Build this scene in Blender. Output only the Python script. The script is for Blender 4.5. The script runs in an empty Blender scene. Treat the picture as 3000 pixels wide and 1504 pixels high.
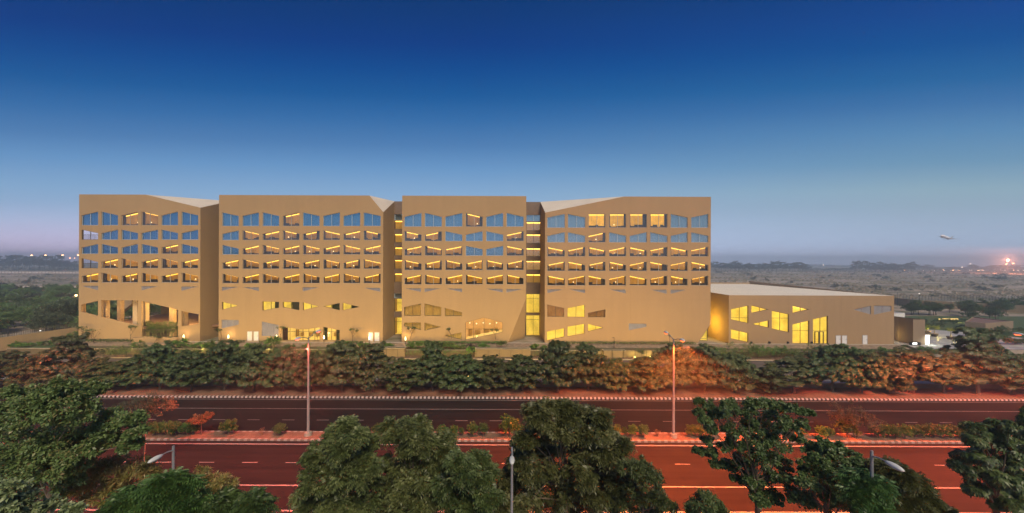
import bpy, math, random
import numpy as np
from mathutils import Vector, Matrix
from mathutils.geometry import delaunay_2d_cdt

S = bpy.context.scene
COL = S.collection
rnd = random.Random(7)
rng = np.random.default_rng(11)

# ------------------------------------------------------------------ camera
F = 1030.0; CX = 1500.0; HY = 765.0; CH = 20.6; ROLL = 0.0040
cR, sR = math.cos(ROLL), math.sin(ROLL)
cam_d = bpy.data.cameras.new('camera'); cam = bpy.data.objects.new('camera', cam_d); COL.objects.link(cam)
cam_d.sensor_width = 36.0; cam_d.lens = F/3000*36.0; cam_d.shift_y = (HY-752.0)/3000.0
cam_d.clip_end = 9000; cam_d.clip_start = 0.1
cam.matrix_world = Matrix(((cR, -sR, 0, 0), (0, 0, -1, 0), (sR, cR, 0, CH), (0, 0, 0, 1)))
S.camera = cam

def P(px, py, Y):
    a = (px-CX)/F; b = (HY-py)/F
    return Vector((Y*(a*cR-b*sR), Y, CH+Y*(a*sR+b*cR)))
def G(px, py, z):
    a = (px-CX)/F; b = (HY-py)/F
    Y = (z-CH)/(a*sR+b*cR)
    return P(px, py, Y)

# ------------------------------------------------------------------ materials
def lin(c):
    return tuple((x/255/12.92 if x/255 <= .04045 else ((x/255+.055)/1.055)**2.4) for x in c)
MATS = {}
def new_mat(name):
    m = bpy.data.materials.new(name); m.use_nodes = True
    nt = m.node_tree; nt.nodes.clear()
    out = nt.nodes.new('ShaderNodeOutputMaterial')
    return m, nt, out
def N(nt, typ, **kw):
    n = nt.nodes.new(typ)
    for k, v in kw.items():
        if k in n.inputs: n.inputs[k].default_value = v
        else: setattr(n, k, v)
    return n
def L(nt, a, b): nt.links.new(a, b)
def ramp(nt, stops, fac=None, interp='LINEAR'):
    r = nt.nodes.new('ShaderNodeValToRGB'); e = r.color_ramp.elements
    r.color_ramp.interpolation = interp
    while len(e) > 1: e.remove(e[0])
    e[0].position = stops[0][0]; e[0].color = (*stops[0][1], 1)
    for p, c in stops[1:]:
        q = e.new(p); q.color = (*c, 1)
    if fac is not None: L(nt, fac, r.inputs['Fac'])
    return r
def coords(nt, scale=(1,1,1), loc=(0,0,0), kind='Object'):
    t = nt.nodes.new('ShaderNodeTexCoord'); mp = nt.nodes.new('ShaderNodeMapping')
    mp.inputs['Scale'].default_value = scale; mp.inputs['Location'].default_value = loc
    L(nt, t.outputs[kind], mp.inputs['Vector']); return mp.outputs['Vector']
def mat(name, c, rough=.7, c2=None, scale=(1,1,1), nscale=1.0, detail=4, lo=.35, hi=.65, bump=0, metal=0, spec=.5, bscale=None, c3=None):
    """plain surface with noise mottling between c and c2 (and a finer layer to c3)"""
    if name in MATS: return MATS[name]
    m, nt, out = new_mat(name)
    b = N(nt, 'ShaderNodeBsdfPrincipled'); b.inputs['Roughness'].default_value = rough
    b.inputs['Metallic'].default_value = metal; b.inputs['Specular IOR Level'].default_value = spec
    if c2 is None: c2 = tuple(x*.86 for x in c)
    v = coords(nt, scale)
    n = N(nt, 'ShaderNodeTexNoise', Scale=nscale, Detail=detail, Roughness=.6); L(nt, v, n.inputs['Vector'])
    r = ramp(nt, [(lo, c), (hi, c2)], n.outputs['Fac'])
    col = r.outputs['Color']
    if c3 is not None:
        n2 = N(nt, 'ShaderNodeTexNoise', Scale=nscale*6.3, Detail=3, Roughness=.7); L(nt, v, n2.inputs['Vector'])
        r2 = ramp(nt, [(.52, (0,0,0)), (.68, (1,1,1))], n2.outputs['Fac'])
        mx = N(nt, 'ShaderNodeMix', data_type='RGBA'); L(nt, r2.outputs['Color'], mx.inputs[0])
        L(nt, col, mx.inputs[6]); mx.inputs[7].default_value = (*c3, 1); col = mx.outputs[2]
    L(nt, col, b.inputs['Base Color'])
    if bump:
        n3 = N(nt, 'ShaderNodeTexNoise', Scale=bscale or nscale*8, Detail=3); L(nt, v, n3.inputs['Vector'])
        bp = N(nt, 'ShaderNodeBump', Strength=bump, Distance=.05); L(nt, n3.outputs['Fac'], bp.inputs['Height'])
        L(nt, bp.outputs['Normal'], b.inputs['Normal'])
    L(nt, b.outputs['BSDF'], out.inputs['Surface'])
    MATS[name] = m; return m
def emit(name, c, s, base=(.5,.5,.5)):
    if name in MATS: return MATS[name]
    m, nt, out = new_mat(name)
    b = N(nt, 'ShaderNodeBsdfPrincipled'); b.inputs['Base Color'].default_value = (*base, 1)
    b.inputs['Emission Color'].default_value = (*c, 1); b.inputs['Emission Strength'].default_value = s
    L(nt, b.outputs['BSDF'], out.inputs['Surface']); MATS[name] = m; return m
def plaster(name, c, joints=True, jx=12.1, jo=0.0, js=.30):
    m, nt, out = new_mat(name)
    b = N(nt, 'ShaderNodeBsdfPrincipled', Roughness=.85); b.inputs['Specular IOR Level'].default_value = .25
    v = coords(nt)
    n1 = N(nt, 'ShaderNodeTexNoise', Scale=.10, Detail=5, Roughness=.55); L(nt, v, n1.inputs['Vector'])
    v2 = coords(nt, (1.2, 1.2, .12))
    n2 = N(nt, 'ShaderNodeTexNoise', Scale=.9, Detail=4, Roughness=.6); L(nt, v2, n2.inputs['Vector'])
    a = N(nt, 'ShaderNodeMath', operation='ADD'); L(nt, n1.outputs['Fac'], a.inputs[0]); L(nt, n2.outputs['Fac'], a.inputs[1])
    r = ramp(nt, [(.75, tuple(x*.955 for x in c)), (1.22, tuple(x*1.035 for x in c))], None)
    d = N(nt, 'ShaderNodeMath', operation='MULTIPLY'); d.inputs[1].default_value = 1.0
    L(nt, a.outputs[0], d.inputs[0])
    mr = N(nt, 'ShaderNodeMapRange'); mr.inputs['From Min'].default_value = .7; mr.inputs['From Max'].default_value = 1.3
    L(nt, d.outputs[0], mr.inputs['Value']); L(nt, mr.outputs[0], r.inputs['Fac'])
    r.color_ramp.elements[0].position = .1; r.color_ramp.elements[1].position = .9
    col = r.outputs['Color']
    if joints:
        sx = N(nt, 'ShaderNodeSeparateXYZ'); L(nt, coords(nt), sx.inputs[0])
        facs = []
        for ax, per, off, wd in (('X', jx, jo, .05), ('Z', 13.9, 2.0, .05)):
            ad = N(nt, 'ShaderNodeMath', operation='ADD'); ad.inputs[1].default_value = off+500*per; L(nt, sx.outputs[ax], ad.inputs[0])
            mo = N(nt, 'ShaderNodeMath', operation='MODULO'); mo.inputs[1].default_value = per; L(nt, ad.outputs[0], mo.inputs[0])
            lt = N(nt, 'ShaderNodeMath', operation='LESS_THAN'); lt.inputs[1].default_value = wd; L(nt, mo.outputs[0], lt.inputs[0])
            facs.append(lt.outputs[0])
        mxx = N(nt, 'ShaderNodeMath', operation='MAXIMUM'); L(nt, facs[0], mxx.inputs[0]); L(nt, facs[1], mxx.inputs[1])
        ml = N(nt, 'ShaderNodeMath', operation='MULTIPLY'); ml.inputs[1].default_value = js; L(nt, mxx.outputs[0], ml.inputs[0])
        mx = N(nt, 'ShaderNodeMix', data_type='RGBA'); L(nt, ml.outputs[0], mx.inputs[0]); L(nt, col, mx.inputs[6])
        mx.inputs[7].default_value = (c[0]*.45, c[1]*.42, c[2]*.4, 1); col = mx.outputs[2]
    L(nt, col, b.inputs['Base Color'])
    L(nt, b.outputs['BSDF'], out.inputs['Surface']); MATS[name] = m; return m
def glass(name, tint, refl, rough=.02, rcol=(.95,.97,1)):
    m, nt, out = new_mat(name)
    t = N(nt, 'ShaderNodeBsdfTransparent'); t.inputs['Color'].default_value = (*tint, 1)
    g = N(nt, 'ShaderNodeBsdfGlossy', Roughness=rough); g.inputs['Color'].default_value = (*rcol, 1)
    v = coords(nt); n = N(nt, 'ShaderNodeTexNoise', Scale=.35, Detail=2); L(nt, v, n.inputs['Vector'])
    bp = N(nt, 'ShaderNodeBump', Strength=.04, Distance=.3); L(nt, n.outputs['Fac'], bp.inputs['Height']); L(nt, bp.outputs['Normal'], g.inputs['Normal'])
    mx = N(nt, 'ShaderNodeMixShader', Fac=refl); L(nt, t.outputs[0], mx.inputs[1]); L(nt, g.outputs[0], mx.inputs[2])
    L(nt, mx.outputs[0], out.inputs['Surface']); MATS[name] = m; return m
def leafmat(name, cols, trans=.18, rough=.42):
    m, nt, out = new_mat(name)
    g = N(nt, 'ShaderNodeNewGeometry')
    k = len(cols)
    at = N(nt, 'ShaderNodeAttribute', attribute_name='tint')          # one value per twig, so whole sprays differ in age and colour
    w1 = N(nt, 'ShaderNodeMath', operation='MULTIPLY'); w1.inputs[1].default_value = .38; L(nt, g.outputs['Random Per Island'], w1.inputs[0])
    w2 = N(nt, 'ShaderNodeMath', operation='MULTIPLY_ADD'); w2.inputs[1].default_value = .62; L(nt, at.outputs['Fac'], w2.inputs[0]); L(nt, w1.outputs[0], w2.inputs[2])
    r = ramp(nt, [(.08+.84*i/(k-1), c) for i, c in enumerate(cols)], w2.outputs[0])
    oi = N(nt, 'ShaderNodeObjectInfo')
    hs = N(nt, 'ShaderNodeHueSaturation'); L(nt, r.outputs['Color'], hs.inputs['Color'])
    mr = N(nt, 'ShaderNodeMapRange'); mr.inputs['To Min'].default_value = .8; mr.inputs['To Max'].default_value = 1.2
    L(nt, oi.outputs['Random'], mr.inputs['Value']); L(nt, mr.outputs[0], hs.inputs['Value'])
    mr2 = N(nt, 'ShaderNodeMapRange'); mr2.inputs['To Min'].default_value = .48; mr2.inputs['To Max'].default_value = .515
    L(nt, oi.outputs['Random'], mr2.inputs['Value']); L(nt, mr2.outputs[0], hs.inputs['Hue'])
    b = N(nt, 'ShaderNodeBsdfPrincipled', Roughness=rough); b.inputs['Specular IOR Level'].default_value = .45
    L(nt, hs.outputs['Color'], b.inputs['Base Color'])
    t = N(nt, 'ShaderNodeBsdfTranslucent'); L(nt, hs.outputs['Color'], t.inputs['Color'])
    mx = N(nt, 'ShaderNodeMixShader', Fac=trans); L(nt, b.outputs[0], mx.inputs[1]); L(nt, t.outputs[0], mx.inputs[2])
    L(nt, mx.outputs[0], out.inputs['Surface']); MATS[name] = m; return m

# ------------------------------------------------------------------ mesh builder
class MB:
    def __init__(s): s.v = []; s.f = []
    def add(s, vs, fs):
        o = len(s.v); s.v += [tuple(p) for p in vs]; s.f += [tuple(o+i for i in f) for f in fs]; return s
    def box(s, x0, x1, y0, y1, z0, z1):
        return s.add([(x0,y0,z0),(x1,y0,z0),(x1,y1,z0),(x0,y1,z0),(x0,y0,z1),(x1,y0,z1),(x1,y1,z1),(x0,y1,z1)],
                     [(0,3,2,1),(4,5,6,7),(0,1,5,4),(1,2,6,5),(2,3,7,6),(3,0,4,7)])
    def prism(s, poly, y0, y1, caps=True):
        """poly: list of (x,z); extruded along y"""
        n = len(poly)
        fs = [(i, (i+1) % n, n+(i+1) % n, n+i) for i in range(n)]
        if caps: fs += [tuple(range(n))[::-1], tuple(range(n, 2*n))]
        return s.add([(x,y0,z) for x,z in poly]+[(x,y1,z) for x,z in poly], fs)
    def plate(s, poly, z0, z1):
        n = len(poly)
        return s.add([(x,y,z0) for x,y in poly]+[(x,y,z1) for x,y in poly],
                     [(i, (i+1) % n, n+(i+1) % n, n+i) for i in range(n)]+[tuple(range(n))[::-1], tuple(range(n, 2*n))])
    def tube(s, pts, rs, n=6, cap=True):
        pts = [Vector(p) for p in pts]
        if not hasattr(rs, '__len__'): rs = [rs]*len(pts)
        o = len(s.v)
        for i, p in enumerate(pts):
            d = (pts[min(i+1, len(pts)-1)]-pts[max(i-1, 0)]).normalized()
            a = d.cross(Vector((0, 1, 0)) if abs(d.y) < .9 else Vector((1, 0, 0))).normalized(); b = d.cross(a)
            for k in range(n):
                t = 2*math.pi*k/n; q = p+(a*math.cos(t)+b*math.sin(t))*rs[i]; s.v.append(tuple(q))
        for i in range(len(pts)-1):
            for k in range(n):
                s.f.append((o+i*n+k, o+i*n+(k+1) % n, o+(i+1)*n+(k+1) % n, o+(i+1)*n+k))
        if cap:
            s.f.append(tuple(o+k for k in range(n))); e = o+(len(pts)-1)*n; s.f.append(tuple(e+k for k in range(n))[::-1])
        return s
    def sphere(s, c, r, nu=8, nv=6, sc=(1,1,1)):
        vs = [(c[0], c[1], c[2]+r*sc[2])]
        for j in range(1, nv):
            t = math.pi*j/nv
            for i in range(nu):
                u = 2*math.pi*i/nu
                vs.append((c[0]+r*sc[0]*math.sin(t)*math.cos(u), c[1]+r*sc[1]*math.sin(t)*math.sin(u), c[2]+r*sc[2]*math.cos(t)))
        vs.append((c[0], c[1], c[2]-r*sc[2])); fs = []
        for i in range(nu):
            fs.append((0, 1+i, 1+(i+1) % nu)); e = len(vs)-1; b = 1+(nv-2)*nu
            fs.append((e, b+(i+1) % nu, b+i))
        for j in range(nv-2):
            for i in range(nu):
                a = 1+j*nu+i; b = 1+j*nu+(i+1) % nu; fs.append((a, a+nu, b+nu, b))
        return s.add(vs, fs)
    def build(s, name, m, parent=None, smooth=False):
        me = bpy.data.meshes.new(name); me.from_pydata(s.v, [], s.f); me.update()
        if m is not None: me.materials.append(m)
        if smooth: me.polygons.foreach_set('use_smooth', [True]*len(me.polygons))
        o = bpy.data.objects.new(name, me); COL.objects.link(o)
        if parent is not None: o.parent = parent
        return o
def tag(o, label=None, cat=None, group=None, kind=None):
    if label: o['label'] = label
    if cat: o['category'] = cat
    if group: o['group'] = group
    if kind: o['kind'] = kind
    return o
def empty(name, loc, label, cat, group=None):
    o = bpy.data.objects.new(name, None); COL.objects.link(o); o.location = loc; o.empty_display_size = .3
    return tag(o, label, cat, group)
def put(o, parent):
    """parent an object whose mesh is in world coordinates to an Empty that is not at the origin"""
    o.parent = parent; o.matrix_parent_inverse = Matrix.Translation(-Vector(parent.location)); return o
def copy_tree(o, parent=None):
    c = o.copy(); COL.objects.link(c)
    if parent is not None: c.parent = parent
    for ch in list(o.children): copy_tree(ch, c)
    return c
ORD = ['first','second','third','fourth','fifth','sixth','seventh','eighth','ninth','tenth','eleventh','twelfth','thirteenth','fourteenth',
       'fifteenth','sixteenth','seventeenth','eighteenth','nineteenth','twentieth','twenty-first','twenty-second','twenty-third','twenty-fourth',
       'twenty-fifth','twenty-sixth','twenty-seventh','twenty-eighth','twenty-ninth','thirtieth','thirty-first','thirty-second','thirty-third','thirty-fourth',
       'thirty-fifth','thirty-sixth','thirty-seventh','thirty-eighth','thirty-ninth','fortieth']
def structure(o): return tag(o, kind='structure')
def lamp(name, kind, loc, power, color, size=.2, rot=None, parent=None, spot=None):
    d = bpy.data.lights.new(name, kind); d.energy = power; d.color = color
    if kind == 'AREA': d.shape = 'DISK'; d.size = size
    else: d.shadow_soft_size = size
    if spot: d.spot_size = spot; d.spot_blend = 1.0
    o = bpy.data.objects.new(name, d); COL.objects.link(o); o.location = loc
    if rot: o.rotation_euler = rot
    if parent is not None: put(o, parent)
    return o

# ------------------------------------------------------------------ world, sun, haze
W = bpy.data.worlds.new('World'); S.world = W; W.use_nodes = True
nt = W.node_tree; nt.nodes.clear()
wo = nt.nodes.new('ShaderNodeOutputWorld'); bg = nt.nodes.new('ShaderNodeBackground')
tc = nt.nodes.new('ShaderNodeTexCoord'); sx = nt.nodes.new('ShaderNodeSeparateXYZ'); L(nt, tc.outputs['Generated'], sx.inputs[0])
def M2(op, a, b=None, c=None):
    n = nt.nodes.new('ShaderNodeMath'); n.operation = op
    for i, q in enumerate((a, b, c)):
        if q is None: continue
        if isinstance(q, (int, float)): n.inputs[i].default_value = q
        else: L(nt, q, n.inputs[i])
    return n.outputs[0]
x_, y_, z_ = sx.outputs
# height of the sky above the skyline, measured along the street's normal (the twilight arch lies flat behind the hotel)
h_ = M2('SQRT', M2('ADD', M2('MULTIPLY', y_, y_), M2('MULTIPLY', M2('MULTIPLY', x_, x_), .12)))
t_ = M2('DIVIDE', z_, M2('MAXIMUM', h_, .02))
t01 = M2('DIVIDE', t_, .8)
SKY = [(0.0, (178,172,204)), (.045, (172,180,210)), (.13, (160,184,216)), (.235, (132,170,208)), (.33, (101,148,196)), (.41, (75,124,177)), (.50, (48,106,165)),
       (.585, (18,88,152)), (.68, (0,72,142)), (.77, (0,58,130)), (.93, (0,52,112)), (1.0, (0,48,106))]
SKY_ = [(p, lin(c)) for p, c in SKY]
cr = ramp(nt, SKY_, t01)
SKYR = [(0.0, (176,168,188)), (.06, (160,172,194)), (.14, (154,174,196)), (.24, (142,172,190)), (.33, (108,150,182)), (.43, (84,134,178)), (.52, (58,112,166)),
       (.60, (30,98,156)), (.72, (0,78,146)), (.82, (4,68,140)), (1.0, (0,52,112))]
cr2 = ramp(nt, [(p, lin(c)) for p, c in SKYR], t01)
ax_ = M2('DIVIDE', x_, M2('MAXIMUM', h_, .02))
mr = nt.nodes.new('ShaderNodeMapRange'); mr.inputs['From Min'].default_value = -.1; mr.inputs['From Max'].default_value = 1.1; L(nt, ax_, mr.inputs['Value'])
mx = nt.nodes.new('ShaderNodeMix'); mx.data_type = 'RGBA'; L(nt, mr.outputs[0], mx.inputs[0]); L(nt, cr.outputs[0], mx.inputs[6]); L(nt, cr2.outputs[0], mx.inputs[7])
sky = nt.nodes.new('ShaderNodeTexSky'); sky.sky_type = 'NISHITA'; sky.sun_disc = False
SUN_EL, SUN_AZ = math.radians(46), math.radians(20)      # azimuth measured from straight behind the camera, towards the right
sky.sun_elevation = math.radians(-2); sky.sun_rotation = math.pi
mn = nt.nodes.new('ShaderNodeMix'); mn.data_type = 'RGBA'; mn.inputs[0].default_value = .02
L(nt, mx.outputs[2], mn.inputs[6]); L(nt, sky.outputs[0], mn.inputs[7])
# the sky behind the camera, where the sun has gone down, is brighter
back = M2('MAXIMUM', M2('MULTIPLY', y_, -1.0), 0.0)
st = M2('ADD', 1.07, M2('MULTIPLY', back, .35))
# the glow that lies along the horizon, rosy far to the left
low = M2('MULTIPLY', M2('POWER', M2('MAXIMUM', M2('SUBTRACT', 1.0, M2('DIVIDE', t_, .16)), 0.0), 1.6), 1.0)
lf = nt.nodes.new('ShaderNodeMapRange'); lf.interpolation_type = 'SMOOTHSTEP'; lf.inputs['From Min'].default_value = -.35; lf.inputs['From Max'].default_value = -1.25; L(nt, ax_, lf.inputs['Value'])
gcol = nt.nodes.new('ShaderNodeMix'); gcol.data_type = 'RGBA'; L(nt, lf.outputs[0], gcol.inputs[0]); gcol.inputs[6].default_value = (.17,.25,.37,1); gcol.inputs[7].default_value = (.52,.30,.42,1)
ga = nt.nodes.new('ShaderNodeMix'); ga.data_type = 'RGBA'; ga.blend_type = 'ADD'; L(nt, low, ga.inputs[0]); L(nt, mn.outputs[2], ga.inputs[6]); L(nt, gcol.outputs[2], ga.inputs[7])
L(nt, ga.outputs[2], bg.inputs['Color']); L(nt, st, bg.inputs['Strength']); L(nt, bg.outputs[0], wo.inputs['Surface'])

sd = bpy.data.lights.new('sun', 'SUN'); sd.energy = 3.4; sd.angle = math.radians(22); sd.color = (1.0, .82, .60)
sun = bpy.data.objects.new('sun', sd); COL.objects.link(sun); sun.location = (-20, -40, 60)
dv = Vector((math.sin(-SUN_AZ)*math.cos(SUN_EL), math.cos(SUN_AZ)*math.cos(SUN_EL), -math.sin(SUN_EL)))
sun.rotation_euler = dv.to_track_quat('-Z', 'Y').to_euler()

m, nth, outh = new_mat('haze')
pv = nth.nodes.new('ShaderNodeVolumePrincipled'); pv.inputs['Color'].default_value = (.74, .90, 1.0, 1)
pv.inputs['Density'].default_value = .0009; pv.inputs['Anisotropy'].default_value = .55
L(nth, pv.outputs[0], outh.inputs['Volume'])
hz = MB().box(-2450, 2450, -1750, 1760, -1.2, 46).build('haze', m); tag(hz, kind='stuff')

S.view_settings.view_transform = 'Standard'; S.view_settings.look = 'None'; S.view_settings.exposure = 0; S.view_settings.gamma = 1
S.render.engine = 'CYCLES'
S.cycles.use_denoising = True; S.cycles.max_bounces = 6; S.cycles.diffuse_bounces = 3; S.cycles.glossy_bounces = 3
S.cycles.transparent_max_bounces = 12; S.cycles.volume_bounces = 2; S.cycles.sample_clamp_indirect = 4
S.cycles.caustics_reflective = False; S.cycles.caustics_refractive = False
# ------------------------------------------------------------------ the ground, roads and walls
M_dirt = mat('dirt', (.25,.135,.08), .95, (.13,.075,.048), (1,1,1), .8, 6, bump=.3, c3=(.32,.19,.12))
M_soil = mat('garden soil', (.12,.085,.05), .95, (.07,.075,.03), (1,1,1), 1.2, 5, c3=(.06,.09,.025))
M_conc = mat('concrete', (.42,.36,.28), .9, (.33,.28,.21), (1,1,.4), .8, 5)
M_tanwall = mat('tan wall paint', (.27,.20,.12), .9, (.22,.165,.10), (1,1,.4), .35, 5)
M_paint = mat('road paint', (.34,.32,.30), .7, (.17,.16,.15), (1,6,1), 1.5, 5)
M_dark = mat('dark painted steel', (.03,.03,.032), .5, (.02,.02,.022))
M_galv = mat('galvanised steel', (.36,.38,.40), .45, (.28,.30,.32), (1,1,.3), 2, 3, metal=.4)
M_olive = mat('olive painted steel', (.105,.095,.05), .6, (.08,.07,.04))
M_lawn = mat('lawn', (.06,.10,.025), .95, (.035,.07,.018), (1,1,1), .7, 6, c3=(.10,.11,.04), bump=.3)

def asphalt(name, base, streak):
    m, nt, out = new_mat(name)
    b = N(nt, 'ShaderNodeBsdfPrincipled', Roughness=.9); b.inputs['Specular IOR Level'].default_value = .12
    n1 = N(nt, 'ShaderNodeTexNoise', Scale=1.0, Detail=5, Roughness=.65); L(nt, coords(nt, (.035, 1.1, 1)), n1.inputs['Vector'])   # worn wheel tracks, also pale streaks painted in place of light trails
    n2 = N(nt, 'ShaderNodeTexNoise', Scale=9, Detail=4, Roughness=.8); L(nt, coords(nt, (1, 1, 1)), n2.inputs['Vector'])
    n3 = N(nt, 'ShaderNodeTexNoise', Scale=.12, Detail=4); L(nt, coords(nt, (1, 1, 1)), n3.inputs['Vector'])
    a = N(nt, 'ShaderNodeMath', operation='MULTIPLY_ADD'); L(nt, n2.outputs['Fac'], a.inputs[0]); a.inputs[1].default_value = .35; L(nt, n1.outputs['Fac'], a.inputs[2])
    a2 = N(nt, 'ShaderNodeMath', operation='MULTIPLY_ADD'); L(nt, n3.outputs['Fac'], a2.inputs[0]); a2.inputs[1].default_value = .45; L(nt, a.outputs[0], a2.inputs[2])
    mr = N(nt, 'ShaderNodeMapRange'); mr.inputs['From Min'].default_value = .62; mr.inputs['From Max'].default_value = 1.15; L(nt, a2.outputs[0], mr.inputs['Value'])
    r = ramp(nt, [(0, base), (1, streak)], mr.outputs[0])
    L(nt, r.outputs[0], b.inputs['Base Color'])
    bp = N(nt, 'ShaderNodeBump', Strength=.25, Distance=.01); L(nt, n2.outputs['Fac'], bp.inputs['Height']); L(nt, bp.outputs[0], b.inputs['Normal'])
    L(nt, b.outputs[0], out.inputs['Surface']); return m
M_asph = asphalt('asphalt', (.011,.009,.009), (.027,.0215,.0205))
M_serv = mat('pale concrete road', (.36,.38,.42), .8, (.28,.30,.33), (.15,1,1), .6, 5)

def sheet(name, x0, x1, y0, y1, z, m, nx=1):
    b = MB(); xs = [x0+(x1-x0)*i/nx for i in range(nx+1)]
    for i in range(nx): b.add([(xs[i],y0,z),(xs[i+1],y0,z),(xs[i+1],y1,z),(xs[i],y1,z)], [(0,1,2,3)])
    return structure(b.build(name, m))
sheet('ground', -2400, 2400, -1650, 76.45, -.06, M_dirt)
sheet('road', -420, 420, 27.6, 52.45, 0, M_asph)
sheet('footpath', -420, 420, 57.35, 61.5, -.02, M_serv)
sheet('service_road', -420, 420, 61.5, 73.4, -.02, mat('service road asphalt', (.125,.105,.10), .9, (.085,.07,.068), (.1,1,1), .8, 5))

# kerbs: blocks painted in turn black and white
def kerbmat(name, per, wht, blk, fade):
    m, nt, out = new_mat(name)
    b = N(nt, 'ShaderNodeBsdfPrincipled', Roughness=.8)
    sx = N(nt, 'ShaderNodeSeparateXYZ'); L(nt, coords(nt), sx.inputs[0])
    n = N(nt, 'ShaderNodeTexNoise', Scale=.5, Detail=4); L(nt, coords(nt), n.inputs['Vector'])
    ad = N(nt, 'ShaderNodeMath', operation='MULTIPLY_ADD'); L(nt, n.outputs['Fac'], ad.inputs[0]); ad.inputs[1].default_value = .12; L(nt, sx.outputs['X'], ad.inputs[2])
    ad2 = N(nt, 'ShaderNodeMath', operation='ADD'); ad2.inputs[1].default_value = per*2000; L(nt, ad.outputs[0], ad2.inputs[0])
    mo = N(nt, 'ShaderNodeMath', operation='MODULO'); mo.inputs[1].default_value = per; L(nt, ad2.outputs[0], mo.inputs[0])
    lt = N(nt, 'ShaderNodeMath', operation='LESS_THAN'); lt.inputs[1].default_value = per*.5; L(nt, mo.outputs[0], lt.inputs[0])
    mx = N(nt, 'ShaderNodeMix', data_type='RGBA'); L(nt, lt.outputs[0], mx.inputs[0]); mx.inputs[6].default_value = (*blk, 1); mx.inputs[7].default_value = (*wht, 1)
    n2 = N(nt, 'ShaderNodeTexNoise', Scale=1.7, Detail=5, Roughness=.7); L(nt, coords(nt), n2.inputs['Vector'])
    r = ramp(nt, [(.40, (0,0,0)), (.72, (1,1,1))], n2.outputs['Fac'])
    ml = N(nt, 'ShaderNodeMath', operation='MULTIPLY'); ml.inputs[1].default_value = fade; L(nt, r.outputs[0], ml.inputs[0])
    m2 = N(nt, 'ShaderNodeMix', data_type='RGBA'); L(nt, ml.outputs[0], m2.inputs[0]); L(nt, mx.outputs[2], m2.inputs[6]); m2.inputs[7].default_value = (.28,.2,.14,1)
    L(nt, m2.outputs[2], b.inputs['Base Color']); L(nt, b.outputs[0], out.inputs['Surface']); return m
M_kerb = kerbmat('black and white kerb paint', .62, (.62,.59,.55), (.035,.03,.03), .45)
M_kerb2 = kerbmat('worn kerb paint', .76, (.42,.37,.32), (.20,.125,.09), .85)
structure(MB().box(-420, 420, 52.45, 52.72, -.05, .24).build('kerb', M_kerb))
structure(MB().box(-420, 420, 40.0, 40.24, -.05, .20).build('kerb', M_kerb2))
structure(MB().box(-420, 420, 41.75, 41.97, -.05, .20).build('kerb', M_kerb2))
structure(MB().box(-420, 420, 27.3, 27.6, -.05, .20).build('kerb', M_kerb2))
structure(MB().box(-420, 420, 73.4, 73.7, -.05, .12).build('kerb', M_conc))

def rough_strip(name, y0, y1, z, amp, m, x0=-130, x1=130, dx=.8, ny=6, edge=0.0):
    nx = int((x1-x0)/dx); xs = np.linspace(x0, x1, nx+1); ys = np.linspace(y0, y1, ny+1)
    b = MB(); hz = rng.normal(0, amp, (nx+1, ny+1)); hz = (hz+np.roll(hz, 1, 0)+np.roll(hz, -1, 0))/2
    hz[:, 0] = -edge; hz[:, -1] = -edge
    b.v = [(float(x), float(y), z(float(y)) + float(hz[i, j])) for i, x in enumerate(xs) for j, y in enumerate(ys)]
    b.f = [(i*(ny+1)+j, (i+1)*(ny+1)+j, (i+1)*(ny+1)+j+1, i*(ny+1)+j+1) for i in range(nx) for j in range(ny)]
    return structure(b.build(name, m, smooth=True))
rough_strip('verge', 52.7, 57.02, lambda y: .19, .022, M_dirt)
structure(MB().plate([(-420,52.7),(-130,52.7),(-130,57),(-420,57)], -.05, .17).build('verge', M_dirt))
structure(MB().plate([(130,52.7),(420,52.7),(420,57),(130,57)], -.05, .17).build('verge', M_dirt))
rough_strip('median', 40.22, 41.77, lambda y: .19, .03, M_dirt, ny=4)

# painted lines
def line(y, w, x0=-200, x1=200): sheet('lane_marking', x0, x1, y-w/2, y+w/2, .005, M_paint)
for y, w in ((51.95,.14), (48.75,.13), (42.3,.12), (39.35,.22), (32.15,.17), (28.9,.2)): line(y, w)
def dashes(y, x0, per, ln, w):
    b = MB(); x = x0-per*30
    for i in range(60):
        b.add([(x,y-w/2,.005),(x+ln,y-w/2,.005),(x+ln,y+w/2,.005),(x,y+w/2,.005)], [(0,1,2,3)]); x += per
    structure(b.build('lane_marking', M_paint))
dashes(45.3, P(522,1228,45.3).x, 4.46, 1.6, .11)
dashes(35.75, P(583,1351,35.75).x, 4.4, 1.55, .12)

# low wall between verge and service road
lw = MB().box(-130, 130, 57.02, 57.3, -.05, .82).build('low_wall', mat('sooty plaster', (.20,.14,.10), .95, (.13,.095,.07), (1,1,.5), .5, 5))
tag(lw, 'long low grey brown wall behind the row of street trees', 'wall')
cop = MB().box(-130, 130, 57.0, 57.32, .82, .9).build('coping', mat('grimy coping', (.24,.18,.13), .9), lw)

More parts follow.
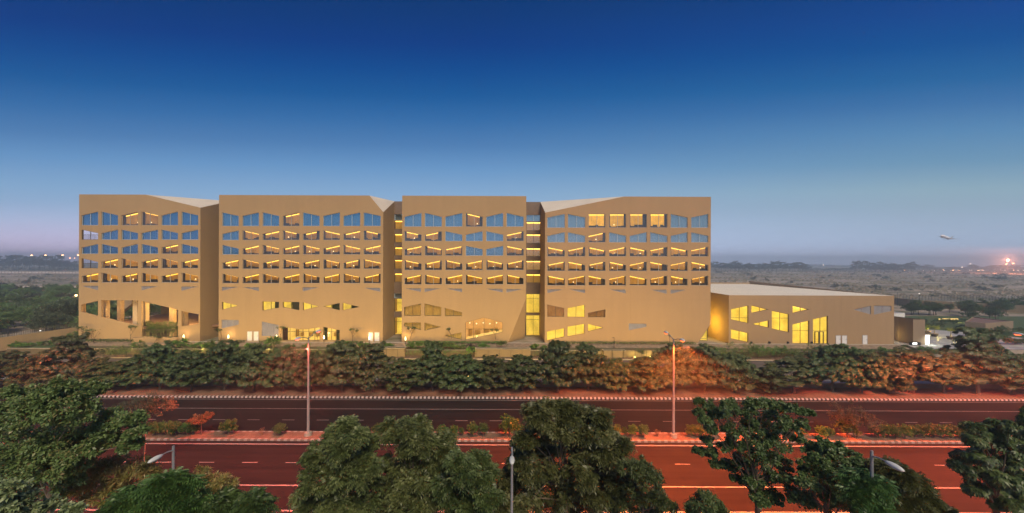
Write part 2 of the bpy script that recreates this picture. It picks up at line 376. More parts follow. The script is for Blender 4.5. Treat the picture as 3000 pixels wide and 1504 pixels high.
# raised site of the hotel
M_cobble, ntc, outc = new_mat('cobbles')
b_ = N(ntc, 'ShaderNodeBsdfPrincipled', Roughness=.9)
vo = N(ntc, 'ShaderNodeTexVoronoi', Scale=2.6); L(ntc, coords(ntc, (1, 1.2, 1)), vo.inputs['Vector'])
rc = ramp(ntc, [(0, (.30,.22,.15)), (.5, (.19,.14,.10)), (1, (.38,.29,.20))]); L(ntc, vo.outputs['Color'], rc.inputs['Fac']); L(ntc, rc.outputs[0], b_.inputs['Base Color'])
bpn = N(ntc, 'ShaderNodeBump', Strength=.7, Distance=.08); L(ntc, vo.outputs['Distance'], bpn.inputs['Height']); L(ntc, bpn.outputs[0], b_.inputs['Normal'])
L(ntc, b_.outputs[0], outc.inputs['Surface'])
ZB = 1.75
rough_strip('garden_bed', 76.75, 78.45, lambda y: 1.0+(y-76.7)/1.75*.3, .03, M_soil, -118, 90, ny=4)
rough_strip('cobbled_slope', 78.4, 80.72, lambda y: 1.24+(y-78.4)/2.3*.5, .02, M_cobble, -100, 90, ny=4)
structure(MB().box(-100, 90, 80.70, 80.84, 1.2, 1.80).build('kerb', mat('pale kerb', (.6,.54,.45), .85)))
structure(MB().box(-420, 420, 80.9, 81.0, -.05, 1.6).build('ground', M_dirt))
sheet('ground', -420, -118, 76.4, 81, 1.4, M_lawn)

M_field, ntf, outf = new_mat('dry field')
b_ = N(ntf, 'ShaderNodeBsdfPrincipled', Roughness=1.0); b_.inputs['Specular IOR Level'].default_value = .1
n1 = N(ntf, 'ShaderNodeTexNoise', Scale=.02, Detail=7, Roughness=.62); L(ntf, coords(ntf, (.55, 1, 1)), n1.inputs['Vector'])
n2 = N(ntf, 'ShaderNodeTexNoise', Scale=.07, Detail=6, Roughness=.7); L(ntf, coords(ntf, (.5, 1, 1), (40, 9, 0)), n2.inputs['Vector'])
r1 = ramp(ntf, [(.34, (.17,.16,.125)), (.44, (.25,.215,.175)), (.52, (.33,.275,.225)), (.60, (.42,.34,.28)), (.68, (.52,.46,.40))], n1.outputs['Fac'])
r2 = ramp(ntf, [(.50, (0,0,0)), (.60, (1,1,1))], n2.outputs['Fac'])
mxf = N(ntf, 'ShaderNodeMix', data_type='RGBA'); L(ntf, r2.outputs[0], mxf.inputs[0]); L(ntf, r1.outputs[0], mxf.inputs[6]); mxf.inputs[7].default_value = (.13,.135,.075,1)
L(ntf, mxf.outputs[2], b_.inputs['Base Color']); L(ntf, b_.outputs[0], outf.inputs['Surface'])
sheet('field', -2400, 2400, 81.0, 1700, ZB, M_field)
M_pale = mat('pale gravel', (.52,.47,.40), .95, (.42,.36,.30), (.2,1,1), .3, 5)
sheet('track', -600, 600, 640, 652, ZB+.02, M_pale)
sheet('track', 40, 330, 560, 566, ZB+.02, M_pale)
sheet('track', 150, 420, 330, 336, ZB+.02, M_pale)
sheet('perimeter_road', 80, 420, 164, 171, ZB+.02, M_pale)

def rail(name, label, pts, h, gap, m, cat='fence', post=2.4, bar=.022, z0=0.0):
    """railing of thin upright bars along a polyline of (x,y,z)"""
    bars = MB(); rails = MB(); posts = MB()
    for (a, b) in zip(pts, pts[1:]):
        a = Vector(a); b = Vector(b); n = max(1, int((b-a).length/gap)); d = (b-a)
        for i in range(n):
            p = a+d*(i/n); bars.box(p.x-bar/2, p.x+bar/2, p.y-bar/2, p.y+bar/2, p.z+.06, p.z+h-.04)
        for zz in (.1, h-.05):
            q = [a+Vector((0,0,zz)), b+Vector((0,0,zz))]; rails.tube(q, .03, 4)
        k = max(1, int((b-a).length/post))
        for i in range(k+1):
            p = a+d*(i/k); posts.box(p.x-.04, p.x+.04, p.y-.045, p.y+.045, p.z-.05, p.z+h)
    r = rails.build(name, m); tag(r, label, cat)
    bars.build('bars', m, r); posts.build('posts', m, r)
    return r
rail('fence', 'long olive railing with thin upright bars along the front of the hotel garden', [(-94,74.8,0),(84,74.8,0)], 1.75, .2, M_olive, bar=.016)
rw = MB().box(-118, 90, 76.45, 76.75, -.1, 1.12).build('retaining_wall', mat('weathered wall paint', (.15,.115,.06), .9, (.11,.09,.05), (1,1,.4), .5, 5)); tag(rw, 'long tan retaining wall holding up the hotel garden behind the railing', 'wall')
MB().box(-118, 90, 76.42, 76.78, 1.12, 1.2).build('coping', M_conc, rw)
def planter(x0, x1, y0, y1, z1, label):
    o = MB().box(x0, x1, y0, y1, -.1, z1).build('planter_wall', M_tanwall); tag(o, label, 'planter')
    r = MB(); t = .16
    r.box(x0-.04, x1+.04, y0-.04, y0+t, z1, z1+.09); r.box(x0-.04, x1+.04, y1-t, y1+.04, z1, z1+.09); r.box(x0-.04, x0+t, y0+t, y1-t, z1, z1+.09); r.box(x1-t, x1+.04, y0+t, y1-t, z1, z1+.09)
    r.build('rim', M_conc, o)
    MB().box(x0+t, x1-t, y0+t, y1-t, z1, z1+.04).build('soil', M_soil, o)
planter(P(1101,0,75.3).x, P(1190,0,75.3).x, 75.1, 76.4, 1.8, 'tan concrete planter under the narrow lit link left of the middle block')
planter(P(1396,0,75.3).x, P(1558,0,75.3).x, 75.1, 76.4, 1.75, 'longest tan concrete planter below the wide stair link')
planter(P(1773,0,75.0).x, P(1838,0,75.0).x, 75.0, 76.4, 1.45, 'short tan concrete planter box in front of the right hotel block')

# left edge: boundary wall climbing away, with a railing on top
pts = [(-111.5,72,ZB-.6),(-109.9,76,ZB-.4),(-106.2,86,ZB-.05),(-104.5,101,ZB),(-103.0,118,ZB)]
bw = MB()
for (a, b) in zip(pts, pts[1:]):
    bw.add([(a[0],a[1],a[2]-.6),(b[0],b[1],b[2]-.6),(b[0],b[1],b[2]+2.3),(a[0],a[1],a[2]+2.3),(a[0]-.3,a[1],a[2]-.6),(b[0]-.3,b[1],b[2]-.6),(b[0]-.3,b[1],b[2]+2.3),(a[0]-.3,a[1],a[2]+2.3)],
           [(0,1,2,3),(7,6,5,4),(3,2,6,7),(0,4,5,1),(0,3,7,4),(1,5,6,2)])
bwo = bw.build('boundary_wall', M_tanwall); tag(bwo, 'tan boundary wall with a railing on top at the left edge, beside the thorn trees', 'wall')
rl = MB()
for (a, b) in zip(pts, pts[1:]):
    a = Vector(a); b = Vector(b); n = int((b-a).length/.3)
    for i in range(n):
        p = a+(b-a)*(i/n); rl.box(p.x-.17, p.x-.13, p.y-.02, p.y+.02, p.z+2.3, p.z+3.25)
    rl.tube([a+Vector((-.15,0,3.28)), b+Vector((-.15,0,3.28))], .035, 4)
rl.build('railing', M_olive, bwo)
lawn = MB().add([(-110,76.8,1.22),(-100,76.8,1.22),(-99.9,82,1.72),(-106.5,86,1.82),(-109.8,77,1.3)], [(0,1,2,3,4)])
structure(lawn.build('lawn', M_lawn))
structure(MB().add([(-109,78.0,1.50),(-99.9,82.3,1.86),(-99.9,82.7,1.86),(-109,78.3,1.50)], [(0,1,2,3)]).build('path_edge', mat('pale kerb', (.6,.54,.45), .85)))

# far walls on the airfield, left
def far_wall(label, y, x0, x1, h, band, gap, z=ZB):
    o = MB().box(x0, x1, y, y+.3, z-.2, z+h*band).build('field_wall', mat('far wall base', (.24,.17,.15), .95)); tag(o, label, 'wall')
    MB().box(x0, x1, y+.01, y+.29, z+h*band, z+h).build('pale_panel', mat('far wall white', (.62,.54,.50), .9), o)
    n = int((x1-x0)/gap); n = min(n, 100)
    for i in range(n):
        x = x0+(x1-x0)*i/n; MB().box(x, x+.5, y-.12, y-.005, z-.1, z+h+.15).build('post', mat('far wall post', (.20,.13,.11), .95), o)
far_wall('nearer long airfield wall with a whitish top, left of the hotel behind the thorn trees', 212, -340, -150, 2.4, .62, 2.6)
far_wall('farther white airfield wall broken by brown posts, left of the hotel under the far trees', 440, -690, -330, 3.2, .25, 4.2)

# right: boundary wall, airfield fence, paving, lawns
wl = MB()
a, b, c = P(2560,0,165), P(2700,0,148), P(3080,0,128)
for p, q in ((a, b), (b, c)):
    wl.add([(p.x,p.y,ZB-.2),(q.x,q.y,ZB-.2),(q.x,q.y,ZB+3.0),(p.x,p.y,ZB+3.0),(p.x,p.y+.3,ZB-.2),(q.x,q.y+.3,ZB-.2),(q.x,q.y+.3,ZB+3.0),(p.x,p.y+.3,ZB+3.0)],
           [(0,1,2,3),(7,6,5,4),(3,2,6,7),(0,4,5,1),(0,3,7,4),(1,5,6,2)])
tag(wl.build('boundary_wall', M_tanwall), 'long tan boundary wall behind the trees at the right edge', 'wall')
fx0, fx1 = P(2640,0,176).x, P(3060,0,176).x
fen = MB()
for zz in (.6, 1.1, 1.6, 2.0): fen.tube([(fx0,176,ZB+zz),(fx1,176,ZB+zz)], .035, 4)
feo = fen.build('airfield_fence', M_galv); tag(feo, 'wire airfield fence on dark cranked posts crossing the field at right', 'fence')
n = 46
pm = None
for i in range(n):
    x = fx0+(fx1-fx0)*i/(n-1)
    if pm is None:
        b_ = MB().tube([(0,0,0),(0,0,2.2),(.0,-.45,2.7)], .07, 5); pm = b_.build('fence_post', M_dark, feo)
        pm.location = (x, 176, ZB)
    else:
        q = pm.copy(); COL.objects.link(q); q.location = (x, 176, ZB)

mp, ntp, outp = new_mat('ring paving')
b_ = N(ntp, 'ShaderNodeBsdfPrincipled', Roughness=.55)
ln = N(ntp, 'ShaderNodeVectorMath', operation='LENGTH'); L(ntp, coords(ntp), ln.inputs[0])
mo = N(ntp, 'ShaderNodeMath', operation='MODULO'); mo.inputs[1].default_value = 3.0; L(ntp, ln.outputs['Value'], mo.inputs[0])
lt = N(ntp, 'ShaderNodeMath', operation='LESS_THAN'); lt.inputs[1].default_value = .8; L(ntp, mo.outputs[0], lt.inputs[0])
nn = N(ntp, 'ShaderNodeTexNoise', Scale=.6, Detail=5); L(ntp, coords(ntp), nn.inputs['Vector'])
rr = ramp(ntp, [(.35, (.50,.47,.44)), (.65, (.38,.36,.34))], nn.outputs['Fac'])
mx_ = N(ntp, 'ShaderNodeMix', data_type='RGBA'); ml_ = N(ntp, 'ShaderNodeMath', operation='MULTIPLY'); ml_.inputs[1].default_value = .7; L(ntp, lt.outputs[0], ml_.inputs[0])
L(ntp, ml_.outputs[0], mx_.inputs[0]); L(ntp, rr.outputs[0], mx_.inputs[6]); mx_.inputs[7].default_value = (.22,.23,.25,1)
L(ntp, mx_.outputs[2], b_.inputs['Base Color']); L(ntp, b_.outputs[0], outp.inputs['Surface'])
c0 = G(2790, 985, ZB)
pv_ = MB(); poly = [(-24,-13),(16,-13),(17,-6),(13,2),(6,8),(-4,12),(-12,17),(-19,20),(-24,20)]
pv_.add([(x,y,0) for x,y in poly], [tuple(range(len(poly)))])
po = structure(pv_.build('paved_court', mp)); po.location = (c0.x, c0.y, ZB+.02)
sheet('driveway', 122, 260, 76.5, 80.0, ZB+.03, M_serv)
structure(MB().box(90, 300, 76.3, 76.5, -.1, 1.7).build('kerb', M_conc))
sheet('driveway', 90, 122, 76.5, 81.05, ZB+.012, mp)
sheet('lawn', 108, 260, 84, 124, ZB+.012, M_lawn)
sheet('driveway', 92, 130, 118, 124, ZB+.03, M_pale)
sheet('lawn', 122, 260, 80.0, 84, ZB+.012, M_lawn)
# ------------------------------------------------------------------ the hotel
Y0 = 81.0; ZT = 35.55; REV = .42
TAN = (.383,.262,.140)
M_pl = plaster('tan plaster', TAN, js=.16)
M_pl4 = plaster('tan plaster with panel joints', (.383,.252,.140), jx=12.13, jo=-15.2+.0)
M_roof = mat('sky lit roof plaster', (.66,.60,.50), .85, (.58,.52,.44), (1,1,1), .2, 5)  # paler than the walls, with the sky light on top put into the colour
M_in = mat('dark interior', (.10,.07,.05), .9)
M_inpl = mat('interior plaster', (.60,.44,.26), .85)
M_frame = mat('window frame aluminium', (.44,.44,.43), .5)
M_frame_d = mat('bronze window frame', (.10,.075,.05), .5)
M_frame_l = mat('pale window frame', (.48,.60,.70), .45)
M_louv = mat('louvre blades', (.40,.37,.37), .7, (.33,.31,.32))
M_white = mat('white door paint', (.80,.78,.76), .5, (.72,.70,.69))
G_d = [glass('sky reflecting glass '+w, (.62,.80,.92), .31, rcol=c) for w, c in (('deep', (.34,.64,.93)), ('mid', (.40,.70,.92)), ('light', (.58,.80,.95)), ('pale', (.80,.90,.94)))]  # tint set per block to paint the reflected sky growing paler rightwards
G_dark = G_d[0]
G_lit = glass('tinted room glass', (.66,.62,.55), .09)
G_link = glass('link glass', (.9,.9,.9), .12)
M_rd = [mat('sky tinted unlit curtain '+w, c, .9, tuple(x*.72 for x in c), (1,1,.05), 2.2, 2) for w, c in (('blue', (.035,.115,.21)), ('slate blue', (.06,.14,.21)), ('grey blue', (.10,.175,.225)), ('pale grey', (.19,.235,.245)))]  # blue to pale by block, painting the sky's reflection into the curtain colour
M_roomdark = M_rd[0]
M_drape = mat('heavy drape', (.10,.09,.085), .9, (.05,.045,.045), (1,1,.05), 3, 2)
M_furn = mat('shade toned furniture', (.065,.05,.05), .8, (.03,.035,.045), (1,1,1), 1.3, 3)
M_fit = mat('wooden fittings', (.50,.34,.12), .7, (.30,.19,.07), (1,1,1), .9, 3)
M_cove = emit('cove light strip', (1.0,.58,.07), 5.0)

def sheer(name, c, s, lo=.35):
    """thin curtain with the lamps of the room behind it shining through"""
    m, nt, out = new_mat(name)
    b = N(nt, 'ShaderNodeBsdfPrincipled', Roughness=.9); b.inputs['Base Color'].default_value = (.36,.19,.05,1)
    oi = N(nt, 'ShaderNodeObjectInfo')
    n1 = N(nt, 'ShaderNodeTexNoise', Scale=1.0, Detail=4, Roughness=.6); L(nt, coords(nt, (7, 7, .25)), n1.inputs['Vector'])
    n2 = N(nt, 'ShaderNodeTexNoise', Scale=.75, Detail=4, Roughness=.65); L(nt, coords(nt), n2.inputs['Vector'])
    ml = N(nt, 'ShaderNodeMath', operation='MULTIPLY'); L(nt, n1.outputs['Fac'], ml.inputs[0]); L(nt, n2.outputs['Fac'], ml.inputs[1])
    mr = N(nt, 'ShaderNodeMapRange'); mr.inputs['From Min'].default_value = .14; mr.inputs['From Max'].default_value = .40; mr.inputs['To Min'].default_value = lo; mr.inputs['To Max'].default_value = 1.25
    L(nt, ml.outputs[0], mr.inputs['Value'])
    ro = N(nt, 'ShaderNodeMapRange'); ro.inputs['To Min'].default_value = .6*s; ro.inputs['To Max'].default_value = 1.25*s; L(nt, oi.outputs['Random'], ro.inputs['Value'])
    m2 = N(nt, 'ShaderNodeMath', operation='MULTIPLY'); L(nt, mr.outputs[0], m2.inputs[0]); L(nt, ro.outputs[0], m2.inputs[1])
    b.inputs['Emission Color'].default_value = (*c, 1); L(nt, m2.outputs[0], b.inputs['Emission Strength'])
    L(nt, b.outputs[0], out.inputs['Surface']); return m
M_sheer = sheer('lamp lit sheer curtain', (1.0,.46,.04), .62)
M_amber = sheer('amber lit curtain', (1.0,.50,.02), 1.15, .55)
M_olivec = sheer('olive lit blind', (1.0,.68,.12), .30, .6)
M_brownc = sheer('brown lit curtain', (1.0,.52,.22), .36, .5)
M_linkc = sheer('link lit lining', (1.0,.52,.05), .28, .6)

def litroom(name, c, s, base=(.7,.6,.3)):
    m, nt, out = new_mat(name)
    b = N(nt, 'ShaderNodeBsdfPrincipled', Roughness=.9); b.inputs['Base Color'].default_value = (*base, 1)
    n2 = N(nt, 'ShaderNodeTexNoise', Scale=.45, Detail=5, Roughness=.6); L(nt, coords(nt), n2.inputs['Vector'])
    mr = N(nt, 'ShaderNodeMapRange'); mr.inputs['From Min'].default_value = .3; mr.inputs['From Max'].default_value = .7; mr.inputs['To Min'].default_value = .42*s; mr.inputs['To Max'].default_value = 1.15*s
    L(nt, n2.outputs['Fac'], mr.inputs['Value'])
    b.inputs['Emission Color'].default_value = (*c, 1); L(nt, mr.outputs[0], b.inputs['Emission Strength'])
    L(nt, b.outputs[0], out.inputs['Surface']); return m
M_yel = litroom('brightly lit yellow room', (1.0,.74,.09), 1.15)
M_yelb = litroom('yellow room ceiling', (1.0,.82,.26), 1.9)
M_yelf = litroom('yellow room floor', (1.0,.62,.08), .75)
M_lobby = litroom('warm lit lobby', (1.0,.68,.20), 1.0)
M_lobbrown = litroom('lobby timber lining', (1.0,.58,.18), .75, (.5,.3,.15))
M_lobbyb = litroom('lobby ceiling', (1.0,.82,.42), 2.0)
M_green = mat('green blind', (.05,.07,.02), .9)
M_bulb = emit('bulb', (1.0,.85,.55), 5)
M_roomlamp = emit('room lamp shade', (1.0,.80,.42), 3.5)

def inset(poly, w):
    n = len(poly); A = sum(poly[i][0]*poly[(i+1) % n][1]-poly[(i+1) % n][0]*poly[i][1] for i in range(n))
    s = 1 if A > 0 else -1; ls = []
    for i in range(n):
        p, q = poly[i], poly[(i+1) % n]; d = (q[0]-p[0], q[1]-p[1]); l = math.hypot(*d) or 1
        nx, nz = -d[1]/l*s, d[0]/l*s; ls.append((p[0]+nx*w, p[1]+nz*w, d[0]/l, d[1]/l))
    out = []
    for i in range(n):
        a, b = ls[i-1], ls[i]; det = a[2]*b[3]-a[3]*b[2]
        if abs(det) < 1e-5: out.append((b[0], b[1])); continue
        t = ((b[0]-a[0])*b[3]-(b[1]-a[1])*b[2])/det; out.append((a[0]+a[2]*t, a[1]+a[3]*t))
    return out
def zrange(poly, x):
    zs = []
    n = len(poly)
    for i in range(n):
        (x0, z0), (x1, z1) = poly[i], poly[(i+1) % n]
        if abs(x1-x0) < 1e-6:
            if abs(x-x0) < 1e-4: zs += [z0, z1]
            continue
        t = (x-x0)/(x1-x0)
        if -1e-6 <= t <= 1+1e-6: zs.append(z0+(z1-z0)*t)
    return (min(zs), max(zs)) if zs else None
def ring(mb, outer, inner, y0, y1):
    n = len(outer); o = len(mb.v)
    for p in (outer, inner):
        for y in (y0, y1): mb.v += [(x, y, z) for x, z in p]
    # order: outer y0, outer y1, inner y0, inner y1
    for i in range(n):
        j = (i+1) % n
        mb.f += [(o+i, o+j, o+2*n+j, o+2*n+i), (o+n+i, o+3*n+i, o+3*n+j, o+n+j), (o+2*n+i, o+2*n+j, o+3*n+j, o+3*n+i)]
def curtain(mb, poly, xa, xb, y, amp=.05, pitch=.28, pad=.12):
    x0 = min(p[0] for p in poly)+.02; x1 = max(p[0] for p in poly)-.02
    xa = max(xa, x0-pad); xb = min(xb, x1+pad)
    n = max(4, int((xb-xa)/(pitch/3))); o = len(mb.v); k = 0
    for i in range(n+1):
        x = xa+(xb-xa)*i/n; r = zrange(poly, min(max(x, x0), x1))
        if r is None: continue
        yy = y+amp*math.sin(2*math.pi*x/pitch+.8*math.sin(x*1.7))
        mb.v += [(x, yy, r[0]-pad), (x, yy, r[1]+pad)]; k += 1
    mb.f += [(o+2*i, o+2*i+2, o+2*i+3, o+2*i+1) for i in range(k-1)]

def window(parent, poly, kind, yf=Y0, mull=(.5,), trans=(), fm=None, gm=None, cm=None, deep=2.2, fw=.06, label=None, name='window'):
    """frame with mullions > pane, and what stands behind the glass"""
    xs = [p[0] for p in poly]; x0, x1 = min(xs), max(xs); w = x1-x0
    ins = inset(poly, fw)
    mb = MB(); ring(mb, poly, ins, yf+.14, yf+.26)
    for t in mull:
        x = x0+w*t; r = zrange(ins, x)
        if r and r[1]-r[0] > .05: mb.box(x-.035, x+.035, yf+.12, yf+.24, r[0], r[1])
    for z in trans:
        ps = [(b, a) for a, b in ins]; r = zrange(ps, z)
        if r: mb.box(r[0], r[1], yf+.13, yf+.23, z-.035, z+.035)
    fr = mb.build(name, fm or (M_frame if kind in ('lit','square') else M_frame_l if kind == 'dark' else M_frame_d), parent)
    if label: fr['label'] = label
    if kind == 'open': return fr
    pn = MB(); pn.add([(x, yf+.2, z) for x, z in ins], [tuple(range(len(ins)))])
    pn.build('pane', gm or (G_dark if kind == 'dark' else G_lit), fr)
    if kind == 'dark':
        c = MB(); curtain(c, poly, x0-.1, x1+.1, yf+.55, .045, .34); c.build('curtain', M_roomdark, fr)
    elif kind in ('lit', 'square'):
        a = rnd.uniform(.02, .12); b = rnd.uniform(.02, .14)
        if rnd.random() < .25: b = rnd.uniform(.15, .28)
        xa, xb = x0+w*a, x1-w*b
        c = MB(); curtain(c, poly, xa-.15, xb+.15, yf+.98, .04, .30); c.build('curtain', cm or (M_amber if kind == 'square' else M_sheer), fr)
        d = MB(); curtain(d, poly, x0-.1, xa, yf+.62, .06, .26); curtain(d, poly, xb, x1+.1, yf+.62, .06, .26); d.build('drape', M_drape, fr)
        s = MB(); k = 8; ya, yb = yf+.74, yf+.9
        for i in range(k):
            p, q = xa+(xb-xa)*i/k, xa+(xb-xa)*(i+1)/k
            zp, zq = zrange(ins, p)[1]-.02, zrange(ins, q)[1]-.02
            s.add([(p,ya,zp-.13),(q,ya,zq-.13),(q,yb,zq-.13),(p,yb,zp-.13),(p,ya,zp),(q,ya,zq),(q,yb,zq),(p,yb,zp)], [(0,3,2,1),(0,1,5,4),(3,7,6,2),(4,5,6,7)])
        s.build('cove_light', M_cove, fr)
        zb_ = min(pt[1] for pt in poly); bn = MB(); xx = x0-.1                                   # furniture boxes along the glass, dark to paint the light fading downwards
        while xx < x1:
            ww = rnd.uniform(.5, 1.3); hh = rnd.choice((.28, .45, .55, .75)); bn.box(xx, min(xx+ww, x1+.1), yf+.66+rnd.uniform(0,.04), yf+.72, zb_-.1, zb_+hh); xx += ww
        bn.build('furniture', M_furn, fr)
        if rnd.random() < .45:
            z = min(p[1] for p in poly)+.75; x = xa+(xb-xa)*rnd.uniform(.2, .8)
            l = MB().sphere((x, yf+.86, z), .12, 7, 5); l.build('room_lamp', M_roomlamp, fr)
    elif kind == 'blind':
        c = MB(); curtain(c, poly, x0-.1, x1+.1, yf+.6, .04, .35); c.build('curtain', cm, fr)
    elif kind == 'room':
        big = inset(poly, -.02); n = len(big)
        wl = MB(); wl.add([(x, yf+deep, z) for x, z in big], [tuple(range(n))])
        ce = MB(); fl = MB()
        A = sum(big[i][0]*big[(i+1) % n][1]-big[(i+1) % n][0]*big[i][1] for i in range(n)); s_ = 1 if A > 0 else -1
        for i in range(n):
            (ax, az), (bx, bz) = big[i], big[(i+1) % n]; nz = (bx-ax)*s_
            tgt = fl if nz > .3 else ce if nz < -.3 else wl
            tgt.add([(ax, yf+.45, az), (bx, yf+.45, bz), (bx, yf+deep, bz), (ax, yf+deep, az)], [(0,1,2,3)])
        mm = cm or (M_yel, M_yelb, M_yelf)
        o = wl.build('lit_room', mm[0], fr)
        if ce.v: ce.build('ceiling', mm[1], fr)
        if fl.v: fl.build('floor', mm[2], fr)
        if w > 3 and deep > 3.5:
            zl = min(pt[1] for pt in poly); it = MB(); xx = x0+.3
            while xx < x1-.6:
                ww = rnd.uniform(.5, 1.4); hh = rnd.choice((.7, .9, 1.6, 2.2)); r = zrange(poly, min(xx+ww/2, x1-.1))
                if r and r[1]-r[0] > .6: it.box(xx, xx+ww, yf+deep-.5, yf+deep-.05, r[0]-.02, min(r[0]+hh, r[1]-.1))
                xx += ww+rnd.uniform(.4, 1.5)
            if it.v: it.build('furniture', M_fit, fr)
    return fr
def louvre(parent, poly, yf=Y0, mull=(.5,)):
    ins = inset(poly, .05); mb = MB(); ring(mb, poly, ins, yf+.06, yf+.16)
    zs = [p[1] for p in ins]; z = min(zs)+.06; ps = [(b, a) for a, b in ins]
    bl = MB()
    while z < max(zs):
        r = zrange(ps, z)
        if r and r[1]-r[0] > .05:
            bl.add([(r[0],yf+.10,z-.03),(r[1],yf+.10,z-.03),(r[1],yf+.18,z+.05),(r[0],yf+.18,z+.05)], [(0,1,2,3)])
        z += .11
    x0 = min(p[0] for p in poly); w = max(p[0] for p in poly)-x0
    for t in mull:
        r = zrange(ins, x0+w*t)
        if r and r[1]-r[0] > .04: mb.box(x0+w*t-.03, x0+w*t+.03, yf+.05, yf+.15, r[0], r[1])
    f = mb.build('louvre', M_louv, parent); bl.build('blades', M_louv, f)
    bk = MB().add([(x, yf+.22, z) for x, z in poly], [tuple(range(len(poly)))]); bk.build('backing', mat('louvre backing', (.22,.2,.2), .9), f)

def mk(ox, oy, s):
    """photo position on the street front -> (x, z) on the facade plane"""
    def q(*pts, yf=Y0):
        r = []
        for a, b in pts:
            v = P(ox+a/s, oy+b/s, yf); r.append((v.x, v.z))
        return r
    return q
def inpoly(poly, x, z):
    c = False; n = len(poly)
    for i in range(n):
        (x0, z0), (x1, z1) = poly[i], poly[(i+1) % n]
        if (z0 > z) != (z1 > z) and x < x0+(z-z0)/(z1-z0)*(x1-x0): c = not c
    return c
def cut(loops):
    """triangles of loops[0] less the holes loops[1:]"""
    vs, es = [], []
    for l in loops:
        o = len(vs); vs += [Vector(p) for p in l]; es += [(o+i, o+(i+1) % len(l)) for i in range(len(l))]
    V, E_, T, *_ = delaunay_2d_cdt(vs, es, [], 0, 1e-5)
    out = []
    for t in T:
        cx = sum(V[i].x for i in t)/3; cz = sum(V[i].y for i in t)/3
        if inpoly(loops[0], cx, cz) and not any(inpoly(h, cx, cz) for h in loops[1:]): out.append(tuple(t))
    return V, out
def front(mb, outer, holes, yf=Y0, rev=REV):
    V, tris = cut([outer]+list(holes))
    mb.add([(p.x, yf, p.y) for p in V], tris)
    for h in holes:
        n = len(h)
        mb.add([(x, yf, z) for x, z in h]+[(x, yf+rev, z) for x, z in h], [(i, (i+1) % n, n+(i+1) % n, n+i) for i in range(n)])
def trap(x0, x1, hi, lo, bot, side):
    if side == 'L': return [(x0,hi),(x1,lo),(x1,bot),(x0,bot)]
    if side == 'R': return [(x0,lo),(x1,hi),(x1,bot),(x0,bot)]
    return [(x0,hi),(x1,hi),(x1,bot),(x0,bot)]
def tri(x0, x1, y, dy, side):
    return [(x0,y),(x1,y),(x0,y+dy)] if side == 'L' else [(x0,y),(x1,y),(x1,y+dy)]
def rows(cols, spec):
    """spec: list of (hi, lo, bottom, 'LRLR..', lit columns) -> [(poly, kind, row, col)]"""
    out = []
    for ri, (hi, lo, bo, sides, lit) in enumerate(spec):
        for ci, (x0, x1) in enumerate(cols):
            dy = 0
            k = 'lit' if ci+1 in lit else 'dark'
            if sides[ci] == 'S': k = 'square'
            out.append((trap(x0, x1, hi, lo, bo, sides[ci]), k, ri, ci))
    return out
ALL = range(1, 20)
LOWER = 1.45
def white_door(parent, q, x0, x1, y0, y1, yf=Y0, flip=False):
    (a, zt), (b, zb) = q((x0, y0), (x1, y1), yf=yf)
    f = MB(); f.box(a-.07, a, yf-.05, yf+.05, zb, zt+.07); f.box(b, b+.07, yf-.05, yf+.05, zb, zt+.07); f.box(a, b, yf-.05, yf+.05, zt, zt+.07)
    d = MB().box(a, b, yf-.03, yf+.03, zb, zt).build('door', M_white, parent)
    f.build('door_frame', M_louv, d)
    hx = b-.18 if not flip else a+.1
    MB().box(hx, hx+.06, yf-.08, yf-.031, zb+1.0, zb+1.2).build('handle', M_galv, d)

# ---------- block one, with the open terrace
q = mk(200, 540, 2.582)
A1, B1 = q((585,76))[0], q((1000,178))[0]
x0 = q((82,76))[0][0]; xr = B1[0]; YC = 89.5
cols = [(100,226),(250,376),(402,527),(553,679),(704,830),(856,983)]
spec = [(207,236,311,'RLRLRL',(3,4)), (343,370,420,'LRLRLR',()), (451,479,527,'RLRLRL',(5,)), (560,588,636,'LRLRLR',ALL), (669,695,744,'RLRLRL',ALL)]
rw_ = rows(cols, spec)
opens = [[(97,912),(225,881),(225,1000),(97,967)], [(250,878),(527,880),(527,1072),(250,1007)], [(553,884),(831,950),(831,1160),(553,1155)], [(856,960),(986,985),(986,1058),(856,1077)]]
louv = [tri(97,226,769,34,'R'), tri(552,679,772,33,'L'), tri(855,984,774,33,'L')]
blk = MB()
holes = [q(*p) for p, *_ in rw_]+[q(*p) for p in opens]+[q(*p) for p in louv]
front(blk, [(x0,ZT), (A1[0],ZT), (xr,B1[1]), (xr,LOWER), (x0,LOWER)], holes)
D = 26
# right return wall, back wall and left return wall with its terrace openings
blk.add([(xr,Y0,B1[1]),(xr,YC,ZT),(xr,Y0+D,ZT),(xr,Y0+D,LOWER),(xr,Y0,LOWER)], [(0,1,2,3,4)])
zB = [q((0,y))[0][1] for y in (343,420,560,636)]
lh = [[(81.5,zB[1]),(87.2,zB[1]),(87.2,zB[0]),(81.5,zB[0])], [(81.5,zB[3]),(87.2,zB[3]),(87.2,zB[2]),(81.5,zB[2])], [(82.4,5.1),(100,5.1),(100,11.4),(82.4,11.4)]]
V_, tr = cut([[(Y0,LOWER),(Y0+D,LOWER),(Y0+D,ZT),(Y0,ZT)]]+lh)
blk.add([(x0,p.x,p.y) for p in V_], tr)
blk.add([(x0,Y0+D,LOWER),(xr,Y0+D,LOWER),(xr,Y0+D,5.0),(x0,Y0+D,5.0)], [(0,1,2,3)])
blk.add([(x0,Y0+D,11.5),(xr,Y0+D,11.5),(xr,Y0+D,ZT),(x0,Y0+D,ZT)], [(0,1,2,3)])
b1 = blk.build('hotel_block', M_pl); tag(b1, 'leftmost tan hotel block with open double height terrace cut through its lower front', 'building', 'tan hotel blocks with slanted windows')
